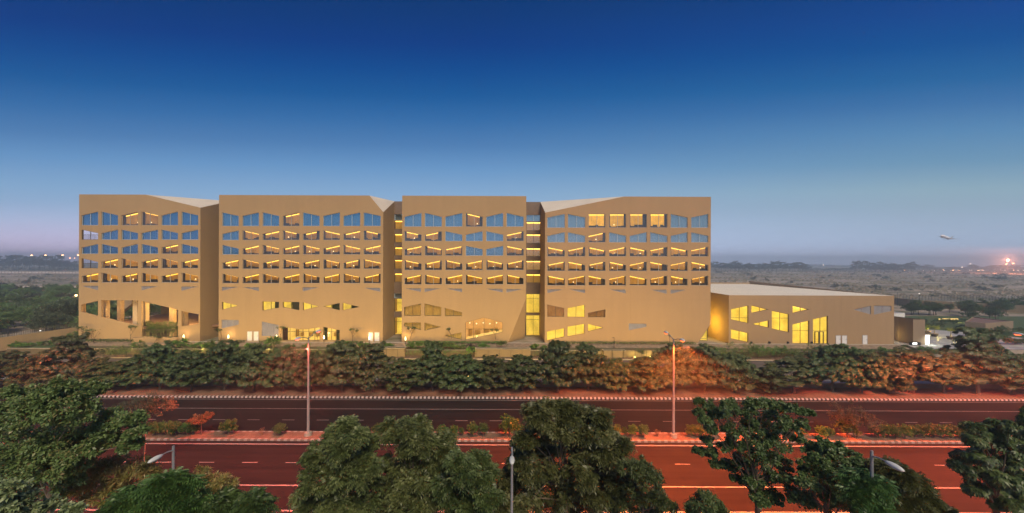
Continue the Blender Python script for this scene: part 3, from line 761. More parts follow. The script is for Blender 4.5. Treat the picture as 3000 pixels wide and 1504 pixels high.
rf = MB(); rf.add([(x0,Y0,ZT),(A1[0],Y0,ZT),(xr,YC,ZT),(xr,Y0+D,ZT),(x0,Y0+D,ZT)], [(0,1,2,3,4)]); rf.add([(A1[0],Y0,ZT),(xr,Y0,B1[1]),(xr,YC,ZT)], [(0,1,2)])
rf.build('roof', M_roof, b1)
for p, k, r, c in rw_:
    if (r, c) in ((1,0), (3,0)):
        w_ = window(b1, q(*p), 'open', fm=M_frame_d)
        (a, zz), (b, _) = q(p[3], p[2])
        gr = MB()
        for i in range(14): gr.box(a+.1+(b-a-.2)*i/13-.02, a+.1+(b-a-.2)*i/13+.02, Y0+.3, Y0+.34, zz+.05, zz+1.15)
        gr.box(a+.05, b-.05, Y0+.29, Y0+.35, zz+1.12, zz+1.2); gr.build('balustrade', M_frame_d, w_)
        continue
    window(b1, q(*p), k)
for p in louv: louvre(b1, q(*p))
# balcony decks behind the two open windows
for zz in (zB[1], zB[3]):
    MB().box(x0+.05, x0+5.2, Y0+.43, Y0+6.4, zz-.25, zz-.02).build('balcony_floor', M_pl, b1)
    MB().box(x0+5.0, x0+5.2, Y0+.43, Y0+6.4, zz, zz+2.6).build('balcony_wall', M_inpl, b1)
    MB().box(x0+.6, x0+5.0, Y0+6.2, Y0+6.4, zz, zz+2.6).build('balcony_wall', M_inpl, b1)
    MB().box(x0+.05, x0+5.2, Y0+.43, Y0+6.4, zz+2.62, zz+2.8).build('balcony_ceiling', M_inpl, b1)
# terrace
xm = q((560,0))[0][0]
M_tfl = mat('terrace paving', (.24,.14,.085), .8, (.19,.11,.07))
MB().box(x0+.05, xm+15.5, Y0+3.2, Y0+D-.1, 4.6, 5.0).build('terrace_floor', M_tfl, b1)
MB().box(x0+.05, xm+.3, Y0+.43, Y0+3.2, 4.6, 5.0).build('terrace_floor', M_tfl, b1)
MB().box(x0+.05, xr-.05, Y0+.43, Y0+D-.1, 11.75, 12.2).build('terrace_ceiling', M_inpl, b1)
MB().box(xm+.5, xr-.05, Y0+16, Y0+16.3, 1.6, 11.7).build('terrace_back_wall', M_inpl, b1)
MB().box(xm+10.7, xr-.05, Y0+9, Y0+9.3, 1.6, 11.7).build('terrace_back_wall', M_inpl, b1)
for px, wdt, yy in ((268,.95,Y0+1.2), (383,.9,Y0+8), (506,1.1,Y0+1.4), (569,1.0,Y0+1.4), (780,1.0,Y0+5), (872,.7,Y0+1.2)):
    v = P(200+px/2.582, 800, yy); MB().box(v.x-wdt/2, v.x+wdt/2, yy, yy+.9, 1.5 if px > 540 else 5.0, 11.75).build('column', M_inpl, b1)
st_ = MB(); a, b = P(200+395/2.582, 0, Y0+14).x, P(200+490/2.582, 0, Y0+14).x
st_.prism([(a,6.0),(b,8.6),(b,11.0),(a,8.4)], Y0+14, Y0+15.2); st_.build('stair_flight', M_inpl, b1)
lw_ = q((553,1157),(831,1157)); MB().box(lw_[0][0]-1.5, lw_[1][0]+.3, Y0-.75, Y0-.02, 1.3, 2.75).build('planter_ledge', M_pl, b1)
g_ = MB(); a, b = lw_[0][0], lw_[1][0]
for i in range(24): g_.box(a+(b-a)*i/23-.02, a+(b-a)*i/23+.02, Y0+.2, Y0+.24, 2.2, 4.4)
g_.box(a, b, Y0+.19, Y0+.25, 4.38, 4.46); g_.build('balustrade', M_frame_d, b1)
MB().box(xm-.4, xr-.1, Y0+.45, Y0+15.9, 1.5, 1.75).build('lower_floor', M_tfl, b1)
for i, xx in enumerate((xm+2.0, xm+6.0, xm+9.4)):
    e = MB().box(xx-.25, xx+.25, Y0+2.2, Y0+2.6, 11.58, 11.72).build('downlight', M_bulb, b1)
    lamp('downlight_beam', 'AREA', (xx, Y0+2.4, 11.5), 260, (1.0,.66,.25), .5)
for xx, yy, zz in ((x0+3.5,Y0+5,8.5),(x0+9.5,Y0+4.5,8.5),(xm+4.5,Y0+4,8.0),(xm+8.5,Y0+3,6.5),(xm+5,Y0+3,3.2)):
    lamp('hall_glow', 'POINT', (xx, yy, zz), 480, (1.0,.62,.22), .4)  # bare point lights added to brighten the terrace hall and its columns
for i, xx in enumerate((x0+5, x0+10)):
    e = MB().box(xx-.25, xx+.25, Y0+5.2, Y0+5.6, 11.58, 11.72).build('downlight', M_bulb, b1)
    lamp('downlight_beam', 'AREA', (xx, Y0+5.4, 11.5), 150, (1.0,.62,.25), .5)

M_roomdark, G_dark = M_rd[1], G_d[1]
# ---------- block two
q = mk(600, 540, 2.582)
x0 = q((108,78))[0][0]; A2 = q((1245,82))[0]; B2 = q((1350,212))[0]; xr = B2[0]; YC = 88.8
cols = [(131,256),(284,409),(436,562),(589,715),(741,868),(895,1021),(1048,1175),(1201,1330)]
spec = [(213,240,317,'LRLRLRRL',(4,)), (349,376,423,'RLRLRLRL',range(2,9)), (459,487,532,'LRLRLRLR',range(2,9)), (568,595,641,'RLRLRLRL',ALL), (676,704,750,'LRLRLRLR',ALL)]
rw_ = rows(cols, spec)
louv = [tri(128,255,777,31,'L'), tri(284,409,779,30,'R'), tri(740,868,780,32,'L'), tri(1200,1328,784,31,'R')]
lpan = [[(127,1025),(256,1028),(256,1063),(127,1092)], [(430,1038),(558,1065),(558,1150),(430,1150)]]
mids = [([(130,890),(256,920),(130,950)],0), ([(436,887),(561,890),(561,935),(436,957)],1), ([(589,890),(715,892),(715,954),(589,932)],1), ([(742,893),(865,926),(742,955)],0), ([(893,925),(1020,899),(1020,955)],2), ([(1042,897),(1172,929),(1042,955)],1)]
ent = [[(588,1077),(640,1085),(715,1097),(760,1097),(868,1082),(868,1182),(588,1182)], [(893,1078),(1020,1105),(1020,1182),(893,1182)]]
blk = MB()
front(blk, [(x0,ZT),(A2[0],ZT),(xr,B2[1]),(xr,LOWER),(x0,LOWER)], [q(*p) for p, *_ in rw_]+[q(*p) for p in louv+lpan]+[q(*p) for p, _ in mids]+[q(*p) for p in ent])
blk.add([(xr,Y0,B2[1]),(xr,YC,ZT),(xr,Y0+D,ZT),(xr,Y0+D,LOWER),(xr,Y0,LOWER)], [(0,1,2,3,4)])
blk.add([(x0,Y0,LOWER),(x0,Y0+D,LOWER),(x0,Y0+D,ZT),(x0,Y0,ZT)], [(0,1,2,3)])
blk.add([(x0,Y0+D,LOWER),(xr,Y0+D,LOWER),(xr,Y0+D,ZT),(x0,Y0+D,ZT)], [(0,1,2,3)])
b2 = blk.build('hotel_block', M_pl); tag(b2, 'second tan hotel block from the left, with the glazed entrance behind the left street lamp', 'building', 'tan hotel blocks with slanted windows')
rf = MB(); rf.add([(x0,Y0,ZT),(A2[0],Y0,ZT),(xr,YC,ZT),(xr,Y0+D,ZT),(x0,Y0+D,ZT)], [(0,1,2,3,4)]); rf.add([(A2[0],Y0,ZT),(xr,Y0,B2[1]),(xr,YC,ZT)], [(0,1,2)])
rf.build('roof', M_roof, b2)
for p, k, r, c in rw_: window(b2, q(*p), k)
for p in louv: louvre(b2, q(*p))
for p in lpan: louvre(b2, q(*p), mull=(.33,.66))
for p, t in mids:
    w_ = window(b2, q(*p), 'room', deep=1.0)
    if t:
        pp = q(*p); xs = [v[0] for v in pp]; w = max(xs)-min(xs)
        a, b = (max(xs)-w*(.32 if len(p) == 4 and p[0][0] < 500 else .5), max(xs)) if t != 2 else (min(xs)+w*.5, max(xs))
        c = MB(); curtain(c, pp, a, b, Y0+.4, .03, .3, pad=-.01); c.build('blind', M_green, w_)
LOB = (M_lobby, M_lobbyb, M_yelf)
w1 = window(b2, q(*ent[0]), 'room', mull=(.13,.19,.36,.54,.70,.86), trans=(q((0,1112))[0][1],), cm=LOB, deep=5, label='wide glazed main entrance window with a curved top')
a, b, c_, d_ = q((590,1082),(622,1090),(622,1180),(590,1180)); MB().prism([a,b,c_,d_], Y0+.28, Y0+.34).build('timber_panel', mat('red timber', (.10,.03,.018), .5), w1)
w2 = window(b2, q(*ent[1]), 'room', mull=(.25,.5,.76), trans=(q((0,1112))[0][1],), cm=LOB, deep=5)
c = MB(); pp = q(*ent[1]); curtain(c, pp, pp[0][0], pp[0][0]+.9, Y0+.4, .03, .3, pad=-.02); curtain(c, pp, pp[1][0]-.9, pp[1][0], Y0+.4, .03, .3, pad=-.02); c.build('blind', M_green, w2)
for xa, xb in ((323,357),(372,406)): white_door(b2, q, xa, xb, 1115, 1184)
for xa, xb in ((1239,1270),(1286,1320)): white_door(b2, q, xa, xb, 1122, 1188)

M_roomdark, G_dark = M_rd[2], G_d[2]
# ---------- block three
q = mk(1100, 540, 2.582)
x0 = q((202,85))[0][0]; xr = q((1141,85))[0][0]
cols = [(219,348),(373,502),(528,657),(683,811),(838,967),(992,1121)]
spec = [(217,247,321,'RLRLRL',(4,)), (355,382,431,'LRLRLR',(1,2,6)), (466,492,541,'RLRLRL',(1,2,3,6)), (574,601,650,'LRLRLR',ALL), (684,711,759,'RLRLRL',ALL)]
rw_ = rows(cols, spec)
louv = [tri(218,344,788,27,'R'), tri(371,498,788,28,'L'), tri(531,656,789,29,'R'), tri(835,963,791,29,'R'), tri(990,1118,793,28,'L')]
mids = [[(217,930),(344,903),(344,997),(217,997)], [(371,903),(498,930),(498,997),(371,997)], [(525,937),(655,970),(655,998),(525,998)],
        [(217,1047),(343,1047),(343,1103),(217,1075)], [(371,1047),(497,1080),(371,1108)], [(524,1147),(652,1122),(652,1177)]]
bigw = [(680,1045),(820,1008),(962,1045),(962,1122),(680,1178)]
fa, fb, fc = q((1141,870))[0], q((1000,1192))[0], P(1100+1141/2.582, 989, 85.7)
blk = MB()
front(blk, [(x0,ZT),(xr,ZT),(xr,fa[1]),(fb[0],LOWER),(x0,LOWER)], [q(*p) for p, *_ in rw_]+[q(*p) for p in louv+mids]+[q(*bigw)])
blk.add([(xr,Y0,fa[1]),(fb[0],Y0,LOWER),(xr,Y0+5.2,LOWER)], [(0,1,2)])
blk.add([(xr,Y0,ZT),(xr,Y0+D,ZT),(xr,Y0+D,LOWER),(xr,Y0+5.2,LOWER),(xr,Y0,fa[1])], [(0,1,2,3,4)])
blk.add([(x0,Y0,LOWER),(x0,Y0+D,LOWER),(x0,Y0+D,ZT),(x0,Y0,ZT)], [(0,1,2,3)])
blk.add([(x0,Y0+D,LOWER),(xr,Y0+D,LOWER),(xr,Y0+D,ZT),(x0,Y0+D,ZT)], [(0,1,2,3)])
b3 = blk.build('hotel_block', M_pl); tag(b3, 'narrow tan hotel block between the two lit links, with a six sided lobby window', 'building', 'tan hotel blocks with slanted windows')
MB().add([(x0,Y0,ZT),(xr,Y0,ZT),(xr,Y0+D,ZT),(x0,Y0+D,ZT)], [(0,1,2,3)]).build('roof', M_roof, b3)
for p, k, r, c in rw_: window(b3, q(*p), k)
for p in louv: louvre(b3, q(*p))
for i, p in enumerate(mids): window(b3, q(*p), 'blind', cm=M_olivec if i < 3 else M_olived if False else M_olivec, gm=G_link)
w3 = window(b3, q(*bigw), 'room', mull=(.22,.5,.77), trans=(q((0,1094))[0][1],), cm=(M_lobbrown, M_lobbyb, M_lobby), deep=4, label='large six sided lobby window')
for i in range(5):
    v = q((705+52*i, 1062+6*(i % 2)))[0]; MB().sphere((v[0], Y0+2.2, v[1]), .12, 7, 5).build('pendant_lamp', M_bulb, w3)

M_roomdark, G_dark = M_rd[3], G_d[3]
# ---------- block four
q = mk(1550, 540, 2.582)
A4, B4 = q((720,93))[0], q((122,215))[0]
x0 = B4[0]; xr = q((1376,97))[0][0]; xb4 = 7.09; YC = 88.8
cols = [(138,271),(294,425),(450,578),(606,734),(762,891),(917,1047),(1072,1200),(1227,1356)]
spec = [(225,252,329,'RLSSSSLR',()), (363,391,440,'RLRLRLRL',(3,)), (474,501,547,'LRLRLRLR',ALL), (585,611,657,'RLRLRLRL',ALL), (692,718,767,'LRLRLRLR',ALL)]
rw_ = rows(cols, spec)
louv = [tri(138,265,795,30,'L'), tri(300,424,796,29,'R'), tri(606,732,797,30,'R'), tri(918,1042,798,32,'R'), tri(1070,1196,798,32,'L')]
lpan = [[(754,1053),(889,1056),(889,1080),(754,1105)]]
mids = [([(137,910),(266,938),(266,1005),(137,1003)],'b'), ([(290,937),(421,912),(421,1007),(290,1007)],'r'), ([(446,975),(577,947),(577,1007),(446,1007)],'b'),
        ([(134,1115),(266,1089),(266,1157),(134,1186)],'r'), ([(290,1078),(419,1056),(419,1132),(290,1155)],'r'), ([(445,1056),(567,1087),(445,1117)],'r')]
c1, c2 = q((1370,1060))[0], q((1268,1196))[0]
blk = MB()
front(blk, [(x0,B4[1]),(A4[0],ZT),(xr,ZT),(xr,c1[1]),(c2[0],LOWER),(x0,LOWER)], [q(*p) for p, *_ in rw_]+[q(*p) for p in louv+lpan]+[q(*p) for p, _ in mids])
blk.add([(x0,Y0,B4[1]),(x0,Y0,LOWER),(xb4,YC,LOWER),(xb4,YC,ZT)], [(0,1,2,3)])
blk.add([(xb4,YC,LOWER),(xb4,Y0+D,LOWER),(xb4,Y0+D,ZT),(xb4,YC,ZT)], [(0,1,2,3)])
blk.add([(xr,Y0,ZT),(xr,Y0+D,ZT),(xr,Y0+D,LOWER),(xr,Y0+4.5,LOWER),(xr,Y0,c1[1])], [(0,1,2,3,4)])
blk.add([(xr,Y0,c1[1]),(c2[0],Y0,LOWER),(c2[0],Y0+4.5,LOWER+3.2),(xr,Y0+4.5,c1[1])], [(0,1,2,3)])
blk.add([(xb4,Y0+D,LOWER),(xr,Y0+D,LOWER),(xr,Y0+D,ZT),(xb4,Y0+D,ZT)], [(0,1,2,3)])
xr4 = xr
b4 = blk.build('hotel_block', M_pl4); tag(b4, 'rightmost tall tan hotel block with four square amber windows in its top row', 'building', 'tan hotel blocks with slanted windows')
rf = MB(); rf.add([(A4[0],Y0,ZT),(xr,Y0,ZT),(xr,Y0+D,ZT),(xb4,Y0+D,ZT),(xb4,YC,ZT)], [(0,1,2,3,4)]); rf.add([(x0,Y0,B4[1]),(A4[0],Y0,ZT),(xb4,YC,ZT)], [(0,1,2)])
rf.build('roof', M_roof, b4)
for p, k, r, c in rw_: window(b4, q(*p), k)
for p in louv: louvre(b4, q(*p))
for p in lpan: louvre(b4, q(*p))
for i, (p, t) in enumerate(mids):
    if t == 'b': window(b4, q(*p), 'blind', cm=M_brownc)
    else: window(b4, q(*p), 'room', deep=1.6)
# glazing in the undercut corner
yg = Y0+2.6
pg = q((1262,1198),(1352,1070),(1352,1198), yf=yg)
wg = window(b4, [(p[0], max(p[1], LOWER+.05)) for p in pg], 'room', yf=yg, trans=(q((0,1163), yf=yg)[0][1],), mull=(.97,), deep=1.0, fw=.09)

# ---------- the two lit links
def link(px0, px1, yl, top_py, parts, label, mull):
    a, b = P(px0, 700, yl).x, P(px1, 700, yl).x
    polys = []
    for (ya, yb, kind) in parts:
        za, zb = P((px0+px1)/2, ya, yl).z, P((px0+px1)/2, yb, yl).z
        polys.append(([(a+.12,za),(b-.12,za),(b-.12,zb),(a+.12,zb)], kind))
    m_ = MB(); front(m_, [(a,ZT-.05),(b,ZT-.05),(b,LOWER),(a,LOWER)], [p for p, _ in polys], yf=yl)
    m_.add([(a,yl,ZT-.05),(b,yl,ZT-.05),(b,yl+12,ZT-.05),(a,yl+12,ZT-.05)], [(0,1,2,3)])
    for xx in (a, b): m_.add([(xx,yl,LOWER),(xx,yl+12,LOWER),(xx,yl+12,ZT-.05),(xx,yl,ZT-.05)], [(0,1,2,3)])
    o = m_.build('stair_link', mat('brown link cladding', (.21,.15,.105), .7, (.18,.125,.09))); tag(o, label, 'building')
    for p, k in polys:
        if k == 'amber':
            w_ = window(o, p, 'blind', yf=yl, cm=M_linkc, mull=mull, gm=G_link)
            x0_, x1_ = p[0][0], p[1][0]; z = p[0][1]
            MB().box(x0_+.1, x1_-.1, yl+.34, yl+.48, z-.28, z-.1).build('cove_light', M_cove, w_)
        elif k == 'dark': window(o, p, 'dark', yf=yl, mull=mull)
        elif k == 'bright':
            w_ = window(o, p, 'room', yf=yl, mull=mull, deep=2.5, trans=(p[0][1]-1.1,))
        elif k == 'dim': window(o, p, 'blind', yf=yl, cm=M_linkc, mull=mull, gm=G_link)
    return o
z3 = lambda y: 540+y/2.582
link(1153.5, 1180, 88.6, 0, [(z3(227),z3(272),'dark')]+[(z3(a),z3(b),'amber') for a, b in ((275,340),(376,440),(478,540),(573,640),(676,740))]+[(z3(826),z3(862),'dark'),(z3(866),z3(965),'bright'),(z3(1008),z3(1138),'bright'),(z3(1148),z3(1186),'dim')],
     'narrow lit stair link between the second and third tan blocks', (.1,))
link(1541, 1585.5, 88.6, 0, [(z3(233),z3(282),'dark')]+[(z3(a),z3(b),'amber') for a, b in ((286,350),(379,446),(484,546),(580,648),(682,746))]+[(z3(831),z3(974),'bright'),(z3(992),z3(1146),'bright'),(z3(1152),z3(1192),'dim')],
     'wide lit stair link left of the rightmost tall block', (.5,))

# ---------- annex
q = mk(2050, 740, 3.963)
x0 = q((339,495))[0][0]; xr = q((2258,505))[0][0]; ZA = q((1000,499))[0][1]; DA = 41.5
wins = [([(363,658),(566,617),(566,825),(363,780)],(.5,),(758,)), ([(601,614),(803,663),(601,708)],(.48,),()), ([(602,832),(803,788),(803,876)],(.47,),()), ([(837,675),(1037,717),(1037,930),(837,888)],(.49,),(760,)),
        ([(1079,616),(1273,663),(1079,708)],(.49,),()), ([(1077,835),(1273,790),(1273,1060),(1077,1060)],(.49,),(906,)), ([(1315,775),(1490,737),(1490,1062),(1315,1062)],(.5,),(906,)), ([(362,890),(565,935),(565,1045),(362,1003)],(.49,),())]
lv = [[(1785,664),(1988,620),(1988,722)], [(2022,618),(2227,620),(2227,680),(2022,724)]]
blk = MB()
front(blk, [(x0,ZA),(xr,ZA),(xr,LOWER),(x0,LOWER)], [q(*p) for p, *_ in wins]+[q(*p) for p in lv])
blk.add([(x0,Y0,LOWER),(x0-.6,Y0+DA,LOWER),(x0-.6,Y0+DA,ZA),(x0,Y0,ZA)], [(0,1,2,3)])
blk.add([(xr,Y0,LOWER),(xr-5,Y0+DA,LOWER),(xr-5,Y0+DA,ZA),(xr,Y0,ZA)], [(0,1,2,3)])
blk.add([(x0-.6,Y0+DA,LOWER),(xr-5,Y0+DA,LOWER),(xr-5,Y0+DA,ZA),(x0-.6,Y0+DA,ZA)], [(0,1,2,3)])
an = blk.build('annex_building', M_pl4); tag(an, 'low tan annex with bright yellow slanted windows and a broad flat pale roof', 'building')
MB().add([(x0,Y0,ZA),(xr,Y0,ZA),(xr-5,Y0+DA,ZA),(x0-.6,Y0+DA,ZA)], [(0,1,2,3)]).build('roof', mat('pale roof paint', (.82,.76,.63), .8, (.76,.70,.58), (1,1,1), .15, 6), an)
pp_ = MB(); pp_.add([(xr-.35,Y0+2.5,ZA+.004),(xr-5.35,Y0+DA,ZA+.004),(xr-5.35,Y0+DA,ZA+1.0),(xr-.35,Y0+2.5,ZA+.05),(xr-.05,Y0+2.5,ZA+.004),(xr-5.0,Y0+DA,ZA+.004),(xr-5.0,Y0+DA,ZA+1.0),(xr-.05,Y0+2.5,ZA+.05)], [(0,1,2,3),(3,2,6,7),(4,7,6,5),(1,5,6,2)])
pp_.box(x0+.0, xr-5.4, Y0+DA-.3, Y0+DA, ZA+.003, ZA+.5)
pp_.build('parapet', mat('tan parapet plaster', (.36,.26,.17), .85), an)
for p, mu, tr_ in wins:
    w_ = window(an, q(*p), 'room', mull=mu, trans=[q((0,t))[0][1] for t in tr_], deep=3.2, fw=.08)
    if p[0][0] == 1315:
        dz = MB(); xa, xb = q((1348,0))[0][0], q((1446,0))[0][0]; zt = q((0,914))[0][1]; zb = q((0,1061))[0][1]
        for xx in (xa, (xa+xb)/2-.06, (xa+xb)/2+.06, xb): dz.box(xx-.06, xx+.06, Y0+.08, Y0+.28, zb, zt)
        dz.box(xa+.06, xb-.06, Y0+.09, Y0+.27, zt-.12, zt); d_ = dz.build('door', M_frame_d, w_)
    if p[0][0] in (1077, 1315):
        for i in range(3):
            v = q((p[0][0]+28+14*i, (800 if p[0][0] == 1315 else 838)-8*i))[0]
            MB().sphere((v[0]+(.9 if p[0][0] == 1077 else 0), Y0+1.6, v[1]), .17, 7, 5).build('pendant_lamp', emit('white globe', (1,.95,.8), 3), w_)
for p in lv: louvre(an, q(*p), mull=(.5,))
for xa, xb in ((1581,1633),(1652,1706)): white_door(an, q, xa, xb, 966, 1062)
white_door(an, q, 1892, 1943, 963, 1066)
for xx in (595, 805, 1020, 1297):
    v = q((xx, 1046))[0]; MB().box(v[0]-.16, v[0]+.16, Y0-.3, Y0-.004, v[1]-.2, v[1]+.25).build('wall_light', M_dark, an)
# alley between the rightmost tall block and the annex
b_ = MB().box(46.0, 49.5, Y0+14, Y0+14.3, 1.6, 9.5).build('alley_wall', M_inpl); tag(b_, 'lit wall closing the alley between the tall block and the annex', 'wall')
MB().box(xr4, xr4+.22, Y0+5.0, Y0+5.5, 5.6, 5.9).build('wall_lamp', M_bulb, b4)
lamp('alley_beam', 'AREA', (xr4+.35, Y0+5.2, 5.7), 620, (1.0,.62,.05), .4, rot=(0, math.radians(-90), 0))

# ---------- pavilion, sheds
def shed(name, label, c, m, z1, roofm, cat, inner=.25):
    """box on a four cornered footprint with a sunk roof behind a low parapet"""
    n = len(c); mb = MB(); zb = ZB-.3
    mb.add([(x,y,zb) for x, y in c]+[(x,y,z1) for x, y in c], [(i,(i+1) % n,n+(i+1) % n,n+i) for i in range(n)])
    cx = sum(p[0] for p in c)/n; cy = sum(p[1] for p in c)/n
    k = [(x+(cx-x)*.06, y+(cy-y)*.06) for x, y in c]
    mb.add([(x,y,z1) for x, y in c]+[(x,y,z1) for x, y in k]+[(x,y,z1-inner) for x, y in k], [(i,(i+1) % n,n+(i+1) % n,n+i) for i in range(n)]+[(n+i,n+(i+1) % n,2*n+(i+1) % n,2*n+i) for i in range(n)])
    o = mb.build(name, m); tag(o, label, cat)
    MB().add([(x,y,z1-inner) for x, y in k], [tuple(range(n))]).build('roof', roofm, o); return o
pa = G(2633, 1001, ZB); pb = G(2675, 1010.5, ZB); pc = G(2706, 1010.5, ZB)
M_pav = mat('pavilion plaster', (.30,.215,.135), .85, (.26,.185,.12), (1,1,.2), .4, 4)
pav = shed('entrance_pavilion', 'tall tan cube pavilion standing right of the annex beside the lit sign', [(pa.x,pa.y),(pb.x,pb.y),(pc.x+.3,pc.y),(pc.x-1.2,pc.y+5.2)], M_pav, 7.5, mat('dark roofing', (.10,.06,.05), .9), 'building')
sg = MB(); a, b = G(2709, 1010, ZB), G(2722, 1010, ZB)
sgn = MB().box(a.x, b.x+.1, a.y, a.y+.5, ZB-.1, ZB+2.35).build('sign_box', M_conc); tag(sgn, 'glowing white sign panel in a concrete surround beside the tan pavilion', 'sign')
MB().box(a.x+.12, b.x-.02, a.y-.04, a.y-.002, ZB+.1, ZB+2.2).build('lit_panel', emit('white lit panel', (1,.98,.92), 2.0), sgn)
lamp('sign_glow', 'AREA', (a.x+.6, a.y-1.2, ZB+1.4), 60, (.9,1,.85), 1.0, rot=(math.radians(40), 0, 0))
v = G(2658, 1008, ZB)
lb = MB().box(-1.0, 1.0, -.3, .3, 0, .7).build('light_bollard', M_dark); lb.location = (v.x+.4, v.y-1.2, ZB); tag(lb, 'low dark block light at the foot of the tan pavilion', 'lamp')
MB().box(-.9, .1, -.34, -.302, .25, .62).build('lens', emit('white lens', (1,.97,.92), 3.0), lb)
hu = [G(2827,972,ZB), G(2887,978,ZB), G(2969,970,ZB)]
shed('guard_hut', 'long low tan building half hidden by shrubs at the right edge', [(hu[0].x,hu[0].y),(hu[1].x,hu[1].y),(hu[2].x,hu[2].y),(hu[0].x+14,hu[0].y+9)], mat('guard hut plaster', (.28,.205,.13), .85, (.24,.175,.115)), ZB+2.75, mat('brown roofing', (.20,.12,.10), .9), 'building')
wa, wb = G(2600,946,ZB), G(2651,940,ZB)
shed('white_shed', 'low white building showing between the annex and the tan pavilion', [(wa.x,wa.y),(wb.x,wb.y),(wb.x-1,wb.y+8),(wa.x,wa.y+9)], M_white, ZB+2.5, M_roof, 'building')
# ------------------------------------------------------------------ foliage
def nrm(v): return v/np.maximum(np.linalg.norm(v, axis=1, keepdims=True), 1e-6)
def leaves_mesh(name, base, d, s, ln, wd, m, droop=0.0, tint=None):
    """one kite shaped face per leaf: base point, direction, side vector, length, width"""
    n = len(base); ln = ln[:, None]; wd = wd[:, None]
    mid = base+d*ln*.45
    tip = base+d*ln; tip[:, 2] -= droop*ln[:, 0]
    V = np.stack([base, mid+s*wd*.5, tip, mid-s*wd*.5], 1).reshape(-1, 3)
    me = bpy.data.meshes.new(name)
    me.vertices.add(4*n); me.vertices.foreach_set('co', V.astype(np.float32).ravel())
    me.loops.add(4*n); me.loops.foreach_set('vertex_index', np.arange(4*n, dtype=np.int32))
    me.polygons.add(n); me.polygons.foreach_set('loop_start', np.arange(0, 4*n, 4, dtype=np.int32))
    me.update(calc_edges=True); me.materials.append(m)
    at = me.attributes.new('tint', 'FLOAT', 'FACE'); at.data.foreach_set('value', (rng.random(n) if tint is None else tint).astype(np.float32))
    return me
def sph(n):
    return nrm(rng.normal(size=(n, 3)))
def clumps(lobes, per, flat=.8, jit=.35):
    """lobes: (x,y,z,r) -> clump centres, outward vectors and radii; clumps sit in the outer part of each lobe"""
    C, O, R = [], [], []
    for x, y, z, r in lobes:
        k = max(3, int(per*rng.uniform(.8, 1.2)))
        u = sph(k); u[:, 2] = np.abs(u[:, 2])*.9-.35*(rng.random(k) < .45); u = nrm(u)
        rad = r*rng.uniform(.35, 1.22, (k, 1))
        C.append(np.array([[x, y, z]])+u*rad*np.array([[1, 1, flat]])); O.append(u); R.append(r*rng.uniform(.26, .5, k))
        e = max(2, k//3); v = sph(e); v[:, 2] = np.abs(v[:, 2])*.8-.15; v = nrm(v)                       # loose sprays standing out of the crown
        C.append(np.array([[x, y, z]])+v*r*rng.uniform(1.05, 1.5, (e, 1))*np.array([[1, 1, flat]])); O.append(v); R.append(r*rng.uniform(.14, .26, e))
    return np.concatenate(C), np.concatenate(O), np.concatenate(R)
def units(C, O, R, n):
    """n leaf units per clump: positions and outward directions"""
    k = len(C); idx = np.repeat(np.arange(k), n)
    u = sph(len(idx)); rr = rng.random((len(idx), 1))**.45
    p = C[idx]+u*rr*R[idx][:, None]*np.array([[1, 1, .75]])
    o = nrm(u*.8+O[idx]*.6+rng.normal(0, .25, (len(idx), 3)))
    return p, o
def perp(d):
    a = np.cross(d, np.array([[0, 0, 1.0]])); bad = np.linalg.norm(a, axis=1) < .05; a[bad] = [1, 0, 0]
    return nrm(a)
